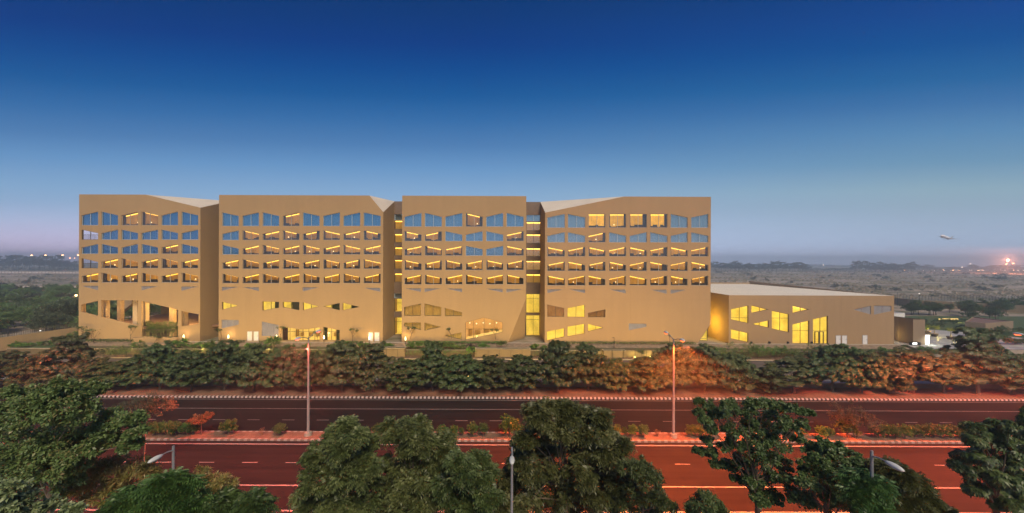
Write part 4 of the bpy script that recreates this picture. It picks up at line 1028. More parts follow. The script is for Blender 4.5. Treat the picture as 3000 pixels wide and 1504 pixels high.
def foliage(kind, lobes, per, n, size, m, name='crown', flat=.8):
    C, O, R = clumps(lobes, per, flat)
    p, o = units(C, O, R, n)
    N_ = len(p); tc_ = np.repeat(rng.random(len(C)), n); tu = np.clip(.45*tc_+.55*rng.random(N_)+.12*o[:, 2], 0, 1)
    if kind in ('leaf', 'heart', 'slender', 'sparse'):
        d = nrm(o*.5+rng.normal(0, .5, (N_, 3))+np.array([[0, 0, -.45 if kind == 'heart' else -.1]]))
        s = nrm(perp(d)+rng.normal(0, .45, (N_, 3)))
        ln = size*rng.uniform(.65, 1.25, N_)
        w = ln*{'leaf': .55, 'heart': .85, 'slender': .2, 'sparse': .5}[kind]
        return leaves_mesh(name, p, d, s, ln, w, m, .1, tu)
    if kind == 'whorl':
        K = 7; up = nrm(o+np.array([[0, 0, .9]])); a = perp(up); b = np.cross(up, a); P_, D_, S_ = [], [], []
        ph = rng.random(N_)*6.28
        for i in range(K):
            t = ph+2*math.pi*i/K
            r = a*np.cos(t)[:, None]+b*np.sin(t)[:, None]
            d = nrm(r+up*rng.uniform(-.45, .05, (N_, 1))); P_.append(p); D_.append(d); S_.append(nrm(np.cross(d, up)))
        base, d, s = np.concatenate(P_), np.concatenate(D_), np.concatenate(S_)
        ln = size*rng.uniform(.7, 1.2, len(base)); return leaves_mesh(name, base, d, s, ln, ln*.40, m, .22, np.tile(tu, K))
    if kind in ('frond', 'feather'):
        K = 4 if kind == 'frond' else 6
        d0 = nrm(o*np.array([[1, 1, .4]])+rng.normal(0, .3, (N_, 3))+np.array([[0, 0, -.1]])); sd = perp(d0); L0 = size*rng.uniform(.7, 1.25, N_)
        P_, D_, S_, LL = [], [], [], []
        dr = .34 if kind == 'frond' else .45
        for i in range(K):
            t = (i+.6)/K
            pt = p+d0*(L0*t)[:, None]; pt[:, 2] -= dr*L0*t*t
            for sg in (1, -1):
                d = nrm(sd*sg+d0*.55+np.array([[0, 0, -.45]])+rng.normal(0, .12, (N_, 3))); P_.append(pt); D_.append(d)
                S_.append(nrm(d0+rng.normal(0, .15, (N_, 3)))); LL.append(L0*(.60 if kind == 'frond' else .46)*(1-.35*t))
        base, d, s, ln = np.concatenate(P_), np.concatenate(D_), np.concatenate(S_), np.concatenate(LL)
        return leaves_mesh(name, base, d, s, ln, ln*(.40 if kind == 'frond' else .30), m, .1, np.tile(tu, 2*K))
def link_mesh(name, me, parent=None):
    o = bpy.data.objects.new(name, me); COL.objects.link(o)
    if parent is not None: o.parent = parent
    return o
M_bark = mat('bark', (.13,.095,.065), .95, (.08,.06,.042), (3,3,.5), 3, 5, bump=.4)
M_bark_l = mat('pale bark', (.24,.19,.13), .9, (.16,.12,.08), (3,3,.5), 3, 5)
def limbs(base, lobes, r0, top=.55, lean=(0,0), frac=1.0):
    """tapered trunk with limbs running out to the lobes"""
    b = Vector(base); cs = [Vector(l[:3]) for l in lobes]
    c = sum(cs, Vector())/len(cs); zmin = min(l[2]-l[3] for l in lobes)
    fork = Vector((b.x+(c.x-b.x)*.5+lean[0], b.y+(c.y-b.y)*.5+lean[1], b.z+(c.z-b.z)*top))
    mb = MB(); mb.tube([b-Vector((0,0,.1)), b+(fork-b)*.06, b+(fork-b)*.5+Vector((rnd.uniform(-.1,.1)*r0*4, rnd.uniform(-.1,.1)*r0*4, 0)), fork, fork+(c-fork)*.9], [r0*1.5, r0*1.05, r0*.9, r0*.72, r0*.3], 8)
    for q in cs:
        if rnd.random() > frac: continue
        s = fork+(c-fork)*rnd.uniform(0, .7); mid = s+(q-s)*.5+Vector((rnd.uniform(-.2,.2), rnd.uniform(-.2,.2), .12*(q-s).length))
        mb.tube([s, mid, q], [r0*.24, r0*.14, r0*.05], 5, cap=False)
    return mb
def LV(name, *cols, **k): return leafmat(name, list(cols), **k)
LM_deep = LV('deep green leaf', (.018,.032,.012), (.058,.096,.028), (.092,.136,.042), (.185,.230,.095))
LM_dusty = LV('dusty green leaf', (0.020,0.029,0.010), (0.069,0.092,0.027), (0.118,0.139,0.047), (0.231,0.248,0.109))
LM_green = LV('fresh green leaf', (.028,.060,.018), (.055,.110,.028), (.095,.165,.045))
LM_neem = LV('bright feathery leaf', (.028,.075,.018), (.055,.140,.032), (.105,.215,.055))
LM_yel = LV('yellowish leaf', (0.137,0.147,0.036), (0.244,0.244,0.059), (0.371,0.293,0.098), (0.313,0.176,0.078))
LM_mix = LV('green leaf with brown edges', (0.056,0.091,0.032), (0.112,0.168,0.054), (0.158,0.230,0.073), (0.230,0.158,0.073))
LM_pale = LV('pale big leaf', (0.149,0.234,0.095), (0.255,0.361,0.160), (0.361,0.468,0.234))
LM_rust = LV('rusty leaf', (0.170,0.093,0.037), (0.289,0.145,0.051), (0.170,0.153,0.051))
LM_scrub = LV('scrub leaf', (0.060,0.086,0.045), (0.106,0.145,0.072), (0.159,0.187,0.100))
LM_far = LV('far leaf', (0.039,0.049,0.036), (0.058,0.072,0.046), (0.078,0.091,0.058))
LM_garden = LV('garden leaf', (0.045,0.122,0.024), (0.095,0.211,0.042), (0.170,0.277,0.071))
LM_lime = LV('lime leaf', (0.169,0.234,0.026), (0.286,0.338,0.039), (0.416,0.442,0.065))

def pxlobes(pts, org, s, Y, dep=.8, zoff=0):
    out = []
    for x, y, r in pts:
        yy = Y+rnd.uniform(-dep, dep); v = P(org[0]+x/s, org[1]+y/s, yy); out.append((v.x, v.y, v.z, .9*r/s*yy/F))
    return out
def big_tree(name, label, cat, kind, pts, org, s, Y, per, n, size, lm, dep=.8, r0=.16, base_px=None, bark=None, frac=.8, extra=(), group=None):
    lobes = pxlobes(pts, org, s, Y, dep)+list(extra)
    c = np.mean([l[:3] for l in lobes], axis=0)
    bx = P(base_px, 900, Y).x if base_px is not None else c[0]
    root = empty(name, (bx, Y, -.06), label, cat, group)
    me = foliage(kind, lobes, per, n, size, lm)
    put(link_mesh('crown', me), root)
    put(limbs((bx, Y, -.06), lobes, r0, .80, frac=frac).build('trunk', bark or M_bark), root)
    return root

o0, o1, o2, o3, o4, o5 = (0,950), (400,950), (900,950), (1400,950), (1900,950), (2450,950); zs = 2.331
big_tree('broadleaf_tree', 'large spreading broad leaved tree at the left edge of the road', 'tree', 'leaf',
 [(430,440,80),(150,480,80),(280,520,110),(480,520,90),(570,470,90),(660,450,60),(90,620,120),(300,620,120),(500,640,120),(690,700,110),(830,710,100),(900,650,50),(930,740,45),(400,740,130),(140,790,130),(600,790,110),(780,810,80),(880,830,50),(200,940,140),(400,930,120),(80,1060,110),(300,1080,100),(520,900,90),(420,1140,70),(30,480,60),(20,760,90),(40,930,90),(620,880,60),(100,880,150),(250,980,150),(60,1000,140),(180,1110,140),(340,1010,130),(450,990,110),(550,820,110),(700,820,85),(330,860,120),(480,1080,70)],
 o0, zs, 14.2, 14, 115, .13, LM_mix, dep=1.1, r0=.15, base_px=110, bark=M_bark_l, frac=.55)
big_tree('young_tree', 'pale leaved sapling top poking into the bottom left corner', 'tree', 'leaf', [(60,1150,80),(150,1220,90),(20,1250,80),(300,1265,60),(480,1275,45),(90,1290,80),(220,1290,60)], o0, zs, 9.5, 9, 60, .135, LM_pale, dep=.5, r0=.07)
big_tree('slender_leaf_tree', 'thin leaved yellow green tree left of the bright feathery tree', 'tree', 'slender', [(800,1000,100),(930,1010,90),(660,1070,100),(720,980,80),(560,1110,70),(1010,1010,50),(850,1090,90),(620,1160,70),(760,1150,80)], o0, zs, 15.5, 10, 90, .20, LM_yel, dep=.8, r0=.08, frac=1)
big_tree('feathery_tree', 'bright green feathery tree beside the unlit left lamp post', 'tree', 'feather', [(200,1130,100),(80,1170,110),(290,1130,55),(130,1240,110),(290,1230,90),(0,1200,70),(-60,1250,80),(-110,1270,70),(210,1060,30),(380,1260,50)], o1, zs, 12.6, 9, 32, .42, LM_neem, dep=.6, r0=.1)
big_tree('yellowing_tree', 'round yellowing small leaved tree right of the unlit left lamp post', 'tree', 'slender', [(430,1060,75),(530,1070,85),(600,1090,55),(450,1160,90),(560,1160,75),(480,1240,70),(360,1080,45),(640,1130,40)], o1, zs, 16.2, 10, 100, .17, LM_yel, dep=.8, r0=.09, frac=1)
big_tree('feathery_tree', 'small pair of feathery green crowns left of the big compound leaved trees', 'tree', 'feather', [(600,1215,55),(780,1225,65),(720,1270,60),(830,1255,50),(510,1275,50),(640,1275,60)], o1, zs, 13.2, 9, 32, .40, LM_green, dep=.5, r0=.07)
big_tree('compound_leaf_tree', 'leftmost of the drooping compound leaved trees before the road, with a tall left spire', 'tree', 'frond',
 [(270,690,50),(250,740,70),(185,765,55),(125,840,55),(230,850,85),(330,780,50),(420,800,35),(30,910,30),(150,930,95),(300,930,95),(80,1040,90),(220,1050,120),(370,1000,100),(70,1170,110),(240,1180,130),(50,1260,80),(380,1140,110),(400,1250,110),(190,1280,100)],
 o2, zs, 16.6, 9, 34, .33, LM_dusty, dep=1.0, r0=.15)
big_tree('compound_leaf_tree', 'middle of the drooping compound leaved trees, its crown touching the median shrubs', 'tree', 'frond',
 [(590,710,50),(680,700,50),(770,690,50),(650,770,75),(760,790,75),(700,850,75),(820,830,65),(920,800,55),(960,860,35),(560,960,60),(680,930,100),(800,950,90),(900,980,75),(640,1070,110),(780,1070,110),(560,1150,100),(700,1190,120),(560,1260,80),(480,1230,80),(850,1200,80),(740,1270,80)],
 o2, zs, 17.6, 9, 34, .33, LM_dusty, dep=1.0, r0=.16)
big_tree('compound_leaf_tree', 'lower drooping compound leaved tree just left of the unlit middle lamp post', 'tree', 'frond',
 [(1000,930,45),(1040,990,75),(1160,940,50),(1150,1020,85),(1235,1010,40),(960,1100,100),(1100,1110,110),(1200,1090,75),(1000,1210,110),(1150,1220,100),(1240,1190,60),(1060,1280,70)],
 o2, zs, 16.0, 9, 34, .33, LM_deep, dep=.9, r0=.13)
big_tree('compound_leaf_tree', 'tallest compound leaved tree with twin spires right of the unlit middle lamp post', 'tree', 'frond',
 [(400,575,45),(480,565,42),(440,640,70),(595,560,36),(600,640,55),(690,610,50),(770,645,55),(855,620,36),(830,690,65),(700,720,80),(420,740,80),(330,770,45),(560,740,50),(780,780,80),(880,790,60),(950,795,35),(1000,835,35),(300,830,45),(420,860,90),(650,860,95),(800,890,90),(920,920,75),(280,930,55),(380,980,100),(540,980,100),(700,1000,100),(850,1020,95),(220,1050,60),(200,1130,65),(340,1120,110),(500,1130,110),(680,1140,110),(840,1140,100),(160,1240,55),(330,1240,90),(500,1250,100),(700,1260,100),(880,1250,90),(960,1050,60)],
 o3, zs, 16.8, 8, 31, .34, LM_dusty, dep=1.1, r0=.18)
big_tree('narrow_leaf_tree', 'dark narrow leaved tree with a sloping right side beside the orange road', 'tree', 'slender',
 [(1050,990,70),(1130,1000,65),(1050,1100,105),(1180,1080,75),(1100,1200,115),(1220,1180,70),(1255,1240,40),(1000,1250,80),(1290,1270,60),(1180,1270,80),(960,1180,80)],
 o3, zs, 15.6, 11, 110, .19, LM_deep, dep=.9, r0=.12)
big_tree('small_tree', 'small dark round tree top at the bottom edge in the middle of the orange road', 'tree', 'slender', [(380,1185,50),(320,1240,55),(440,1230,65),(390,1270,80),(300,1280,40),(490,1280,50)], o4, zs, 15.0, 10, 80, .17, LM_deep, dep=.6, r0=.08, frac=1)
big_tree('heart_leaf_tree', 'open heart leaved tree, trunk showing at the bottom edge, right of the orange road', 'tree', 'heart',
 [(350,530,26),(420,575,50),(335,600,32),(560,555,50),(500,635,70),(640,600,70),(720,560,50),(790,555,60),(880,580,60),(960,580,45),(1050,602,30),(1100,605,20),(380,660,35),(440,720,45),(560,720,70),(700,690,90),(840,680,100),(960,690,70),(1040,680,35),(400,800,36),(340,868,26),(430,890,45),(520,840,52),(620,820,70),(740,810,100),(880,810,100),(1000,780,52),(480,965,42),(560,970,45),(640,940,62),(780,940,100),(900,940,72),(610,1060,38),(700,1060,62),(820,1080,90),(900,1060,55),(730,1150,45),(840,1180,56),(760,1210,38)],
 o4, zs, 15.0, 11, 105, .10, LM_deep, dep=.9, r0=.14, base_px=2246, frac=.6)
big_tree('heart_leaf_tree', 'dense dark heart leaved tree left of the unlit right lamp post', 'tree', 'heart',
 [(1130,840,36),(1200,830,45),(1130,920,62),(1240,900,65),(1080,980,55),(1180,1010,95),(1060,1090,75),(1180,1130,105),(1040,1190,75),(1150,1240,95),(1250,1200,75),(1320,870,60),(1370,930,70),(1280,980,75),(1400,990,45),(1280,1100,75),(1270,1210,75)],
 o4, zs, 14.4, 11, 115, .10, LM_deep, dep=.8, r0=.13)
big_tree('feathery_tree', 'soft feathery brownish green tree under the unlit right lamp post', 'tree', 'feather',
 [(330,980,40),(420,1020,55),(500,1060,45),(300,1060,75),(400,1110,85),(520,1130,65),(250,1160,90),(420,1200,95),(560,1190,75),(640,1250,65),(200,1250,80),(700,1280,45),(330,1280,80),(500,1280,70)],
 o5, zs, 13.6, 10, 42, .34, LV('olive feathery leaf', (.04,.055,.015), (.075,.09,.022), (.11,.10,.035)), dep=.8, r0=.1)
big_tree('feathery_tree', 'fresh green feathery sapling in front of the soft brownish tree at lower right', 'tree', 'feather', [(180,1080,70),(250,1090,50),(230,1170,55),(150,1160,55),(200,1240,60),(260,1260,60)], o5, zs, 12.4, 9, 34, .34, LM_green, dep=.4, r0=.07)
big_tree('whorled_leaf_tree', 'big dense whorled leaved tree filling the lower right edge', 'tree', 'whorl',
 [(1100,680,40),(950,700,30),(900,695,22),(1050,730,60),(1180,720,60),(1250,730,55),(960,800,50),(1080,820,90),(1220,820,85),(850,910,36),(960,910,80),(1100,930,105),(1240,930,90),(860,1000,52),(980,1030,90),(1120,1050,105),(1250,1050,80),(950,1120,62),(1080,1160,82),(1220,1170,85),(1120,1230,45),(1230,1250,60),(820,960,25),(1300,900,60),(1300,1100,80)],
 o5, zs, 16.8, 12, 26, .20, LM_deep, dep=1.0, r0=.18)
big_tree('whorled_leaf_tree', 'tip of a whorled leaved tree above the big one at the right edge', 'tree', 'whorl', [(1290,640,26),(1310,590,30),(1330,680,40),(1360,760,60),(1380,860,70)], o5, zs, 14.0, 9, 20, .18, LM_deep, dep=.4, r0=.08)

# ---- small trees by the road
def little(name, label, px, py0, py1, w, Y, kind, lm, n, size, cat='tree', per=8, trunkz=0.2, nlobes=7, r0=.05, cy0=None):
    b = P(px, py1, Y); t = P(px, py0, Y); W_ = w*Y/F/2; H = t.z-trunkz
    lobes = []
    zc0 = P(px, cy0, Y).z if cy0 else trunkz+H*.3
    for i in range(nlobes):
        u = rnd.uniform(-1, 1)*.7; v = rnd.uniform(0, 1); q = (zc0+(t.z-zc0)*(.2+.55*v))
        lobes.append((b.x+u*W_*(1-.35*v), Y+rnd.uniform(-.6, .6)*W_, q, W_*rnd.uniform(.34, .5)))
    root = empty(name, (b.x, Y, trunkz), label, cat)
    put(link_mesh('crown', foliage(kind, lobes, per, n, size, lm)), root)
    put(limbs((b.x, Y, trunkz), lobes, r0, .6, frac=1).build('trunk', M_bark), root)
    return root
little('small_tree', 'small rusty leaved tree alone on the median left of the left street lamp', 590, 1205, 1274, 50, 41.0, 'leaf', LM_rust, 60, .16, r0=.06, cy0=1248)
little('small_tree', 'open greyish tree in front of the far lanes, near the left edge of the road', 420, 1155, 1290, 130, 33.5, 'sparse', LV('grey green leaf', (.06,.06,.03), (.10,.095,.05), (.14,.12,.07)), 60, .13, per=9, nlobes=11, r0=.06, cy0=1225)
little('small_tree', 'small flat crowned tree on the median at right, by the row of clipped shrubs', 2512, 1198, 1284, 125, 41.0, 'sparse', LV('dry olive leaf', (.07,.06,.025), (.11,.085,.035), (.06,.075,.03)), 62, .15, per=9, nlobes=10, r0=.06, cy0=1248)

# ---- row of round street trees behind the striped kerb
street = [(-70,1035,110,'R'),(28,1028,110,'R'),(112,1040,120,'R'),(200,992,130,'T'),(292,1062,86,'S'),(373,1050,105,'S'),(468,1008,112,'M'),(560,1030,100,'M'),(657,1005,112,'M'),(743,1012,108,'M'),(829,1022,110,'M'),(913,1032,98,'M'),
          (1002,1003,118,'M'),(1092,1015,110,'T'),(1179,1052,98,'S'),(1267,1012,104,'T'),(1351,1040,108,'S'),(1438,1042,100,'S'),(1529,1042,104,'S'),(1634,1003,106,'M'),(1722,1012,100,'M'),(1803,1052,84,'S'),(1885,1048,112,'S'),(1971,1010,118,'M'),(2064,1012,112,'M'),(2153,1034,104,'S'),
          (2325,1040,185,'F'),(2240,1088,70,'S'),(2440,1004,180,'F'),(2525,1024,120,'M'),(2673,1018,170,'F'),(2600,1060,90,'S'),(2766,1042,140,'F'),(2866,976,190,'T'),(2961,1040,140,'M'),(3060,1030,130,'M')]
def street_lobes(kind):
    """crown on a unit box: width 2 (x), depth 2 (y), height 0..1"""
    L_ = []
    def ringl(z, rr, r, k):
        p0 = rnd.uniform(0, 6.28)
        for i in range(k):
            t = p0+2*math.pi*i/k+rnd.uniform(-.25, .25); L_.append((rr*math.cos(t), rr*math.sin(t), z+rnd.uniform(-.03, .03), r*rnd.uniform(.85, 1.15)))
    if kind == 'F':      # flat layered
        ringl(.30, .72, .26, 9); ringl(.45, .68, .30, 9); ringl(.62, .5, .3, 7); ringl(.78, .26, .27, 5)
    elif kind == 'T':    # with a tuft on top
        ringl(.22, .55, .36, 7); ringl(.42, .62, .36, 8); ringl(.60, .42, .34, 6); ringl(.74, .2, .26, 4); ringl(.90, .22, .24, 5)
    elif kind == 'S':    # round and full to the ground
        ringl(.18, .5, .38, 7); ringl(.42, .62, .38, 8); ringl(.64, .5, .36, 7); ringl(.82, .2, .30, 4)
    elif kind == 'R':    # broad and drooping
        ringl(.25, .68, .34, 9); ringl(.48, .6, .36, 8); ringl(.68, .42, .32, 6); ringl(.82, .15, .28, 3)
    else:
        ringl(.20, .55, .36, 8); ringl(.42, .64, .36, 9); ringl(.64, .5, .36, 7); ringl(.83, .22, .30, 4)
    return L_
HC, WC = 6.2, 2.9     # metres: crown height and half width of the pattern tree
pats = {}
for k in 'FTSRM':
    pats[k] = []
    for v in range(3 if k in 'MS' else 2):
        lob = [(x*WC, y*WC*.85, .55+z*HC, r*WC*.95) for x, y, z, r in street_lobes(k)]
        me = foliage('whorl', lob, 9, 26, .20, [LM_deep, LM_dusty][v % 2])
        tk = limbs((0, 0, -.05), lob, .13, .45, frac=.35); pats[k].append((me, tk))
SHAPE = {'F': 'broad flat layered', 'T': 'tall tufted', 'S': 'low round', 'R': 'broad drooping', 'M': 'full round'}
tm = {}
# the order from the left, for labels
vis = sorted([s for s in street if -20 <= s[0] <= 3020]); nm = {s: i for i, s in enumerate(vis)}
for i, sdef in enumerate(street):
    px, top, w, k = sdef
    Y = 55.0+rnd.uniform(-.5, .5); b = P(px, 1150, Y); z1 = P(px, top, Y).z
    v = rnd.randrange(len(pats[k])); me, tk = pats[k][v]
    if (k, v) not in tm:
        t_o = tk.build('trunk', M_bark); tm[(k, v)] = t_o.data; bpy.data.objects.remove(t_o)
    lab = (f'{ORD[nm[sdef]]} street tree from the left, {SHAPE[k]} crown, behind the striped kerb' if sdef in nm else 'street tree at the very edge of the row on the verge')
    root = empty('street_tree', (b.x, Y, .18), lab, 'tree', 'street trees on the verge behind the striped kerb')
    root.rotation_euler[2] = rnd.uniform(-.5, .5)+(math.pi if rnd.random() < .5 else 0)
    sxy = (w*1.34*Y/F/2)/WC; root.scale = (sxy, min(sxy, 1.1), (z1-.18)/(HC+.55)*1.06)
    link_mesh('crown', me, root); link_mesh('trunk', tm[(k, v)], root)

# ---- median shrubs, clipped to small balls on stems
def ball(kind, lm, seed):
    lob = [(0, 0, .72, .46), (.16, .1, .55, .38), (-.18, -.06, .58, .38), (.05, -.16, .86, .30), (-.06, .12, .88, .3)]
    return foliage('leaf', lob, 14, 44, .10, lm), limbs((0, 0, -.02), lob, .035, .5, frac=1)
bp = [ball('leaf', LV('clipped shrub leaf', (.035,.09,.016), (.07,.155,.026), (.11,.20,.038)), 0), ball('leaf', LV('clipped shrub dark leaf', (.03,.075,.016), (.06,.13,.028), (.09,.165,.045)), 1)]
bt = []
for me, tk in bp:
    t_o = tk.build('stem', M_bark); bt.append(t_o.data); bpy.data.objects.remove(t_o)
sh = [(432,36,30),(462,38,33),(486,38,34),(514,42,36),(546,34,32),(569,28,28),(670,40,38),(820,30,32),(978,32,30),(1108,34,34),(1134,30,34),(1230,32,32),(1252,26,34),(1297,30,30),(1330,22,28),(1352,16,24),(1385,30,34),(1416,26,38),(1415+0,0,0),(1492,52,52),(1525,24,32),(1550,24,28),(1632,30,34),(1806,30,30),(1829,14,28),(1853,26,32),(1885,28,34),(2024,26,34),(2049,30,32),(2081,30,30),(2346,28,26),(2408,30,30),(2428,28,28),(2482,50,44),(2573,38,34),(2602,32,34),(2624,36,34),(2651,32,36),(2681,32,32),(2708,34,34),(2736,38,36),(2762,32,34),(2787,34,36),(2814,34,34),(2836,30,30),(2870,32,32),(2900,32,32)]
sh = [s for s in sh if s[1]]
for i, (px, w, h) in enumerate(sh):
    Y = 41.0+rnd.uniform(-.22, .12); v = P(px, 1280, Y); k = i % 2
    big = w > 45
    seen = f'{ORD[i] if i < len(ORD) else "one of the last"} clipped shrub from the left on the road median'
    root = empty('clipped_shrub', (v.x, Y, .19), seen, 'shrub', 'clipped shrubs along the road median')
    root.scale = (w*Y/F/1.05, w*Y/F/1.05, h*Y/F/1.12); root.rotation_euler[2] = rnd.uniform(0, 6)
    link_mesh('leaves', bp[k][0], root); link_mesh('stem', bt[k], root)
for px, lab in ((768,'twiggy half dead plant on the median left of the left street lamp'), (1925,'dry twiggy plant at the foot of the right street lamp')):
    v = P(px, 1280, 41.0); mb = MB()
    for i in range(16):
        a = rnd.uniform(0, 6.28); e = Vector((math.cos(a)*rnd.uniform(.1,.5), math.sin(a)*.3, rnd.uniform(.4, 1.0)))
        mb.tube([(v.x, 41, .15), Vector((v.x, 41, .15))+e*.55+Vector((0,0,.1)), Vector((v.x, 41, .15))+e], [.022, .015, .006], 4)
    o = mb.build('dry_plant', mat('dry twig', (.30,.15,.08), .9)); tag(o, lab, 'plant')
    link_mesh('leaves', foliage('sparse', [(v.x, 41, .8, .35)], 6, 8, .08, LM_rust), o)
# ------------------------------------------------------------------ street lamps
M_pole = mat('painted lamp pole', (.36,.34,.31), .5, (.28,.265,.245), (1,1,.3), 1.5, 4, metal=.1)
M_head = mat('lamp housing', (.62,.62,.60), .45, (.5,.5,.49))
SOD_L, SOD_R, SOD_F = (1.0,.11,.055), (1.0,.125,.010), (1.0,.10,.02)
def road_light(loc, power, col, sg, back):
    """street luminaire: its optics throw more light outwards than straight down, mostly to its own side of the road"""
    o = lamp('sodium_lamp', 'SPOT', loc, power, col, .18, spot=math.radians(148)); d = o.data; d.spot_blend = .5; d.use_nodes = True
    nt = d.node_tree; nt.nodes.clear(); out = nt.nodes.new('ShaderNodeOutputLight'); em = nt.nodes.new('ShaderNodeEmission'); tc = nt.nodes.new('ShaderNodeTexCoord'); sx = nt.nodes.new('ShaderNodeSeparateXYZ')
    L(nt, tc.outputs['Normal'], sx.inputs[0]); L(nt, em.outputs[0], out.inputs[0])
    def m(op, a, b):
        n = nt.nodes.new('ShaderNodeMath'); n.operation = op
        for i, q in enumerate((a, b)):
            if isinstance(q, (int, float)): n.inputs[i].default_value = q
            else: L(nt, q, n.inputs[i])
        return n.outputs[0]
    c = m('MAXIMUM', m('ABSOLUTE', sx.outputs['Z'], 0), .47)
    f = m('POWER', c, -2.7)
    side = nt.nodes.new('ShaderNodeMapRange'); side.interpolation_type = 'SMOOTHSTEP'; side.inputs['From Min'].default_value = -.45; side.inputs['From Max'].default_value = .25
    side.inputs['To Min'].default_value = back; L(nt, m('MULTIPLY', sx.outputs['Y'], float(sg)), side.inputs['Value'])
    L(nt, m('MULTIPLY', f, side.outputs[0]), em.inputs['Strength'])
def median_lamp(x, label, col, power, glow, far=.8, back=.05):
    Y = 41.0; H = 11.6
    root = empty('street_lamp', (x, Y, .18), label, 'street lamp', 'tall twin arm lamps on the road median')
    put(MB().tube([(x,Y,.1),(x,Y,.55)], [.42,.38], 12).build('plinth', M_conc), root)
    put(MB().tube([(x,Y,.5),(x,Y,4.6),(x,Y,4.62),(x,Y,8.2),(x,Y,8.22),(x,Y,H)], [.15,.135,.115,.105,.09,.075], 12).build('pole', M_pole, smooth=False), root)
    for sg in (1, -1):
        a = MB().tube([(x,Y,H-.15),(x,Y+sg*.9,H+.18),(x,Y+sg*1.7,H+.32)], [.05,.045,.04], 8).build('arm', M_pole); put(a, root)
        hd = MB().sphere((x, Y+sg*2.05, H+.33), .5, 10, 6, (.42,1,.30)).build('lamp_head', M_head, smooth=True); put(hd, root)
        ln = MB().sphere((x, Y+sg*2.08, H+.22), .34, 8, 5, (.5,1,.28)).build('lens', emit('sodium lens '+label[:12], col, glow)); ln.parent = hd
        road_light((x, Y+sg*2.1, H-.06), power*(1.0 if sg < 0 else far), col, sg, back)
    return root
median_lamp(P(908,0,41).x, 'left tall twin arm street lamp on the median, in front of the hotel entrance', SOD_L, 16000, 6, .035)
median_lamp(P(1978,0,41).x, 'right tall twin arm street lamp on the median, before the rightmost tall block', SOD_R, 48000, 6, .085)
median_lamp(62.0, 'tall twin arm street lamp on the median just past the right edge of the photo', SOD_F, 34000, 6, .23)
median_lamp(-66.5, 'tall twin arm street lamp on the median just past the left edge of the photo', SOD_F, 14000, 6, .14)
def side_lamp(px, top, label):
    Y = 14.4 if px < 2000 else 12.2; v = P(px, top, Y); x, H = v.x, v.z
    root = empty('lamp_post', (x, Y, -.06), label, 'street lamp', 'single arm lamps on the near side of the road')
    put(MB().tube([(x,Y,-.1),(x,Y,H-1.6),(x,Y,H)], [.085,.052,.045], 10).build('pole', M_galv), root)
    put(MB().tube([(x,Y,H-.10),(x,Y-.25,H-.03),(x,Y-.5,H-.02)], [.03,.026,.024], 6).build('arm', M_galv), root)
    hd = MB().sphere((x, Y-.72, H-.03), .30, 10, 6, (.36,1,.28)).build('lamp_head', mat('dull white lamp housing', (.62,.64,.62), .5), smooth=True); put(hd, root)
    put(MB().box(x-.03, x+.03, Y-.03, Y+.03, H, H+.09).build('cap', M_galv), root)
side_lamp(508, 1313, 'unlit single arm lamp post at lower left, by the feathery green tree')
side_lamp(1500, 1317, 'unlit single arm lamp post at the bottom middle, between the compound leaved trees')
side_lamp(2554, 1328, 'unlit single arm lamp post at lower right, above the soft feathery tree')

# ------------------------------------------------------------------ garden
M_glens = emit('added floodlight lens', (1,.6,.12), 3)
for i in range(19):  # unseen row of lamps added to wash the facade warm from below
    x = -97.5+i*8.1; Y = 61.0
    e = MB().tube([(x,Y,-.05),(x,Y,.75),(x,Y,.76),(x,Y,.95)], [.05,.05,.13,.13], 8).build('floodlight', M_dark); tag(e, 'small added floodlight on the footpath, hidden behind the street trees, washing the hotel front', 'lamp', 'added floodlights along the footpath')
    MB().box(x-.11, x+.11, Y+.132, Y+.15, .78, .93).build('lens', M_glens, e)
    lamp('added_wash_beam', 'AREA', (x, Y+.3, 1.1), (1060 if x < 44 else 300), (1.0,.65,.18), .5, rot=(math.radians(99), 0, 0)).visible_glossy = False
def torch(px, py, label, Y=80.2):
    v = P(px, py, Y); z0 = ZB-.1
    root = empty('garden_torch', (v.x, Y, z0), label, 'lamp', 'flame shaped garden lamps along the hotel front')
    put(MB().tube([(v.x,Y,z0-.3),(v.x,Y,v.z-.3)], [.06,.05], 6).build('post', M_dark), root)
    put(MB().tube([(v.x,Y,v.z-.32),(v.x,Y,v.z+.1),(v.x,Y,v.z+.45)], [.13,.15,.05], 8).build('glowing_shade', emit('torch glow', (1,.78,.36), 5)), root)
    lamp('torch_glow', 'POINT', (v.x, Y-.05, v.z+.6), 62, (1,.60,.22), .2)
for px, py, lab in ((538,987,'flame shaped garden lamp before the dark gap of the leftmost block'), (669,987,'flame shaped garden lamp left of the pair of cream doors'), (810,988,'flame shaped garden lamp left of the main entrance'),
                    (949,989,'flame shaped garden lamp right of the main entrance'), (1082,991,'flame shaped garden lamp beside the white service doors of the second block'), (1188,993,'flame shaped garden lamp before the narrow middle block')):
    torch(px, py, lab)
def path_lamp(px, py0, py1, label, lit, z=ZB, Y=None, head=.35):
    b = G(px, py1, z) if Y is None else P(px, py1, Y); Y = b.y; H = P(px, py0, Y).z
    root = empty('path_lamp', (b.x, Y, b.z), label, 'lamp post')
    put(MB().tube([(b.x,Y,b.z-.5),(b.x,Y,H)], [.06,.05], 6).build('post', M_dark), root)
    put(MB().box(b.x-head, b.x+.06, Y-.09, Y+.09, H, H+.1).build('lamp_head', emit('path lamp lens', (1,.93,.8), 3) if lit else M_dark), root)
path_lamp(1799, 990, 1024, 'dark path lamp before the rightmost tall block, left of the right street lamp', False, Y=78.5)
path_lamp(1962, 985, 1030, 'dark path lamp just left of the right street lamp', False, Y=78.0)
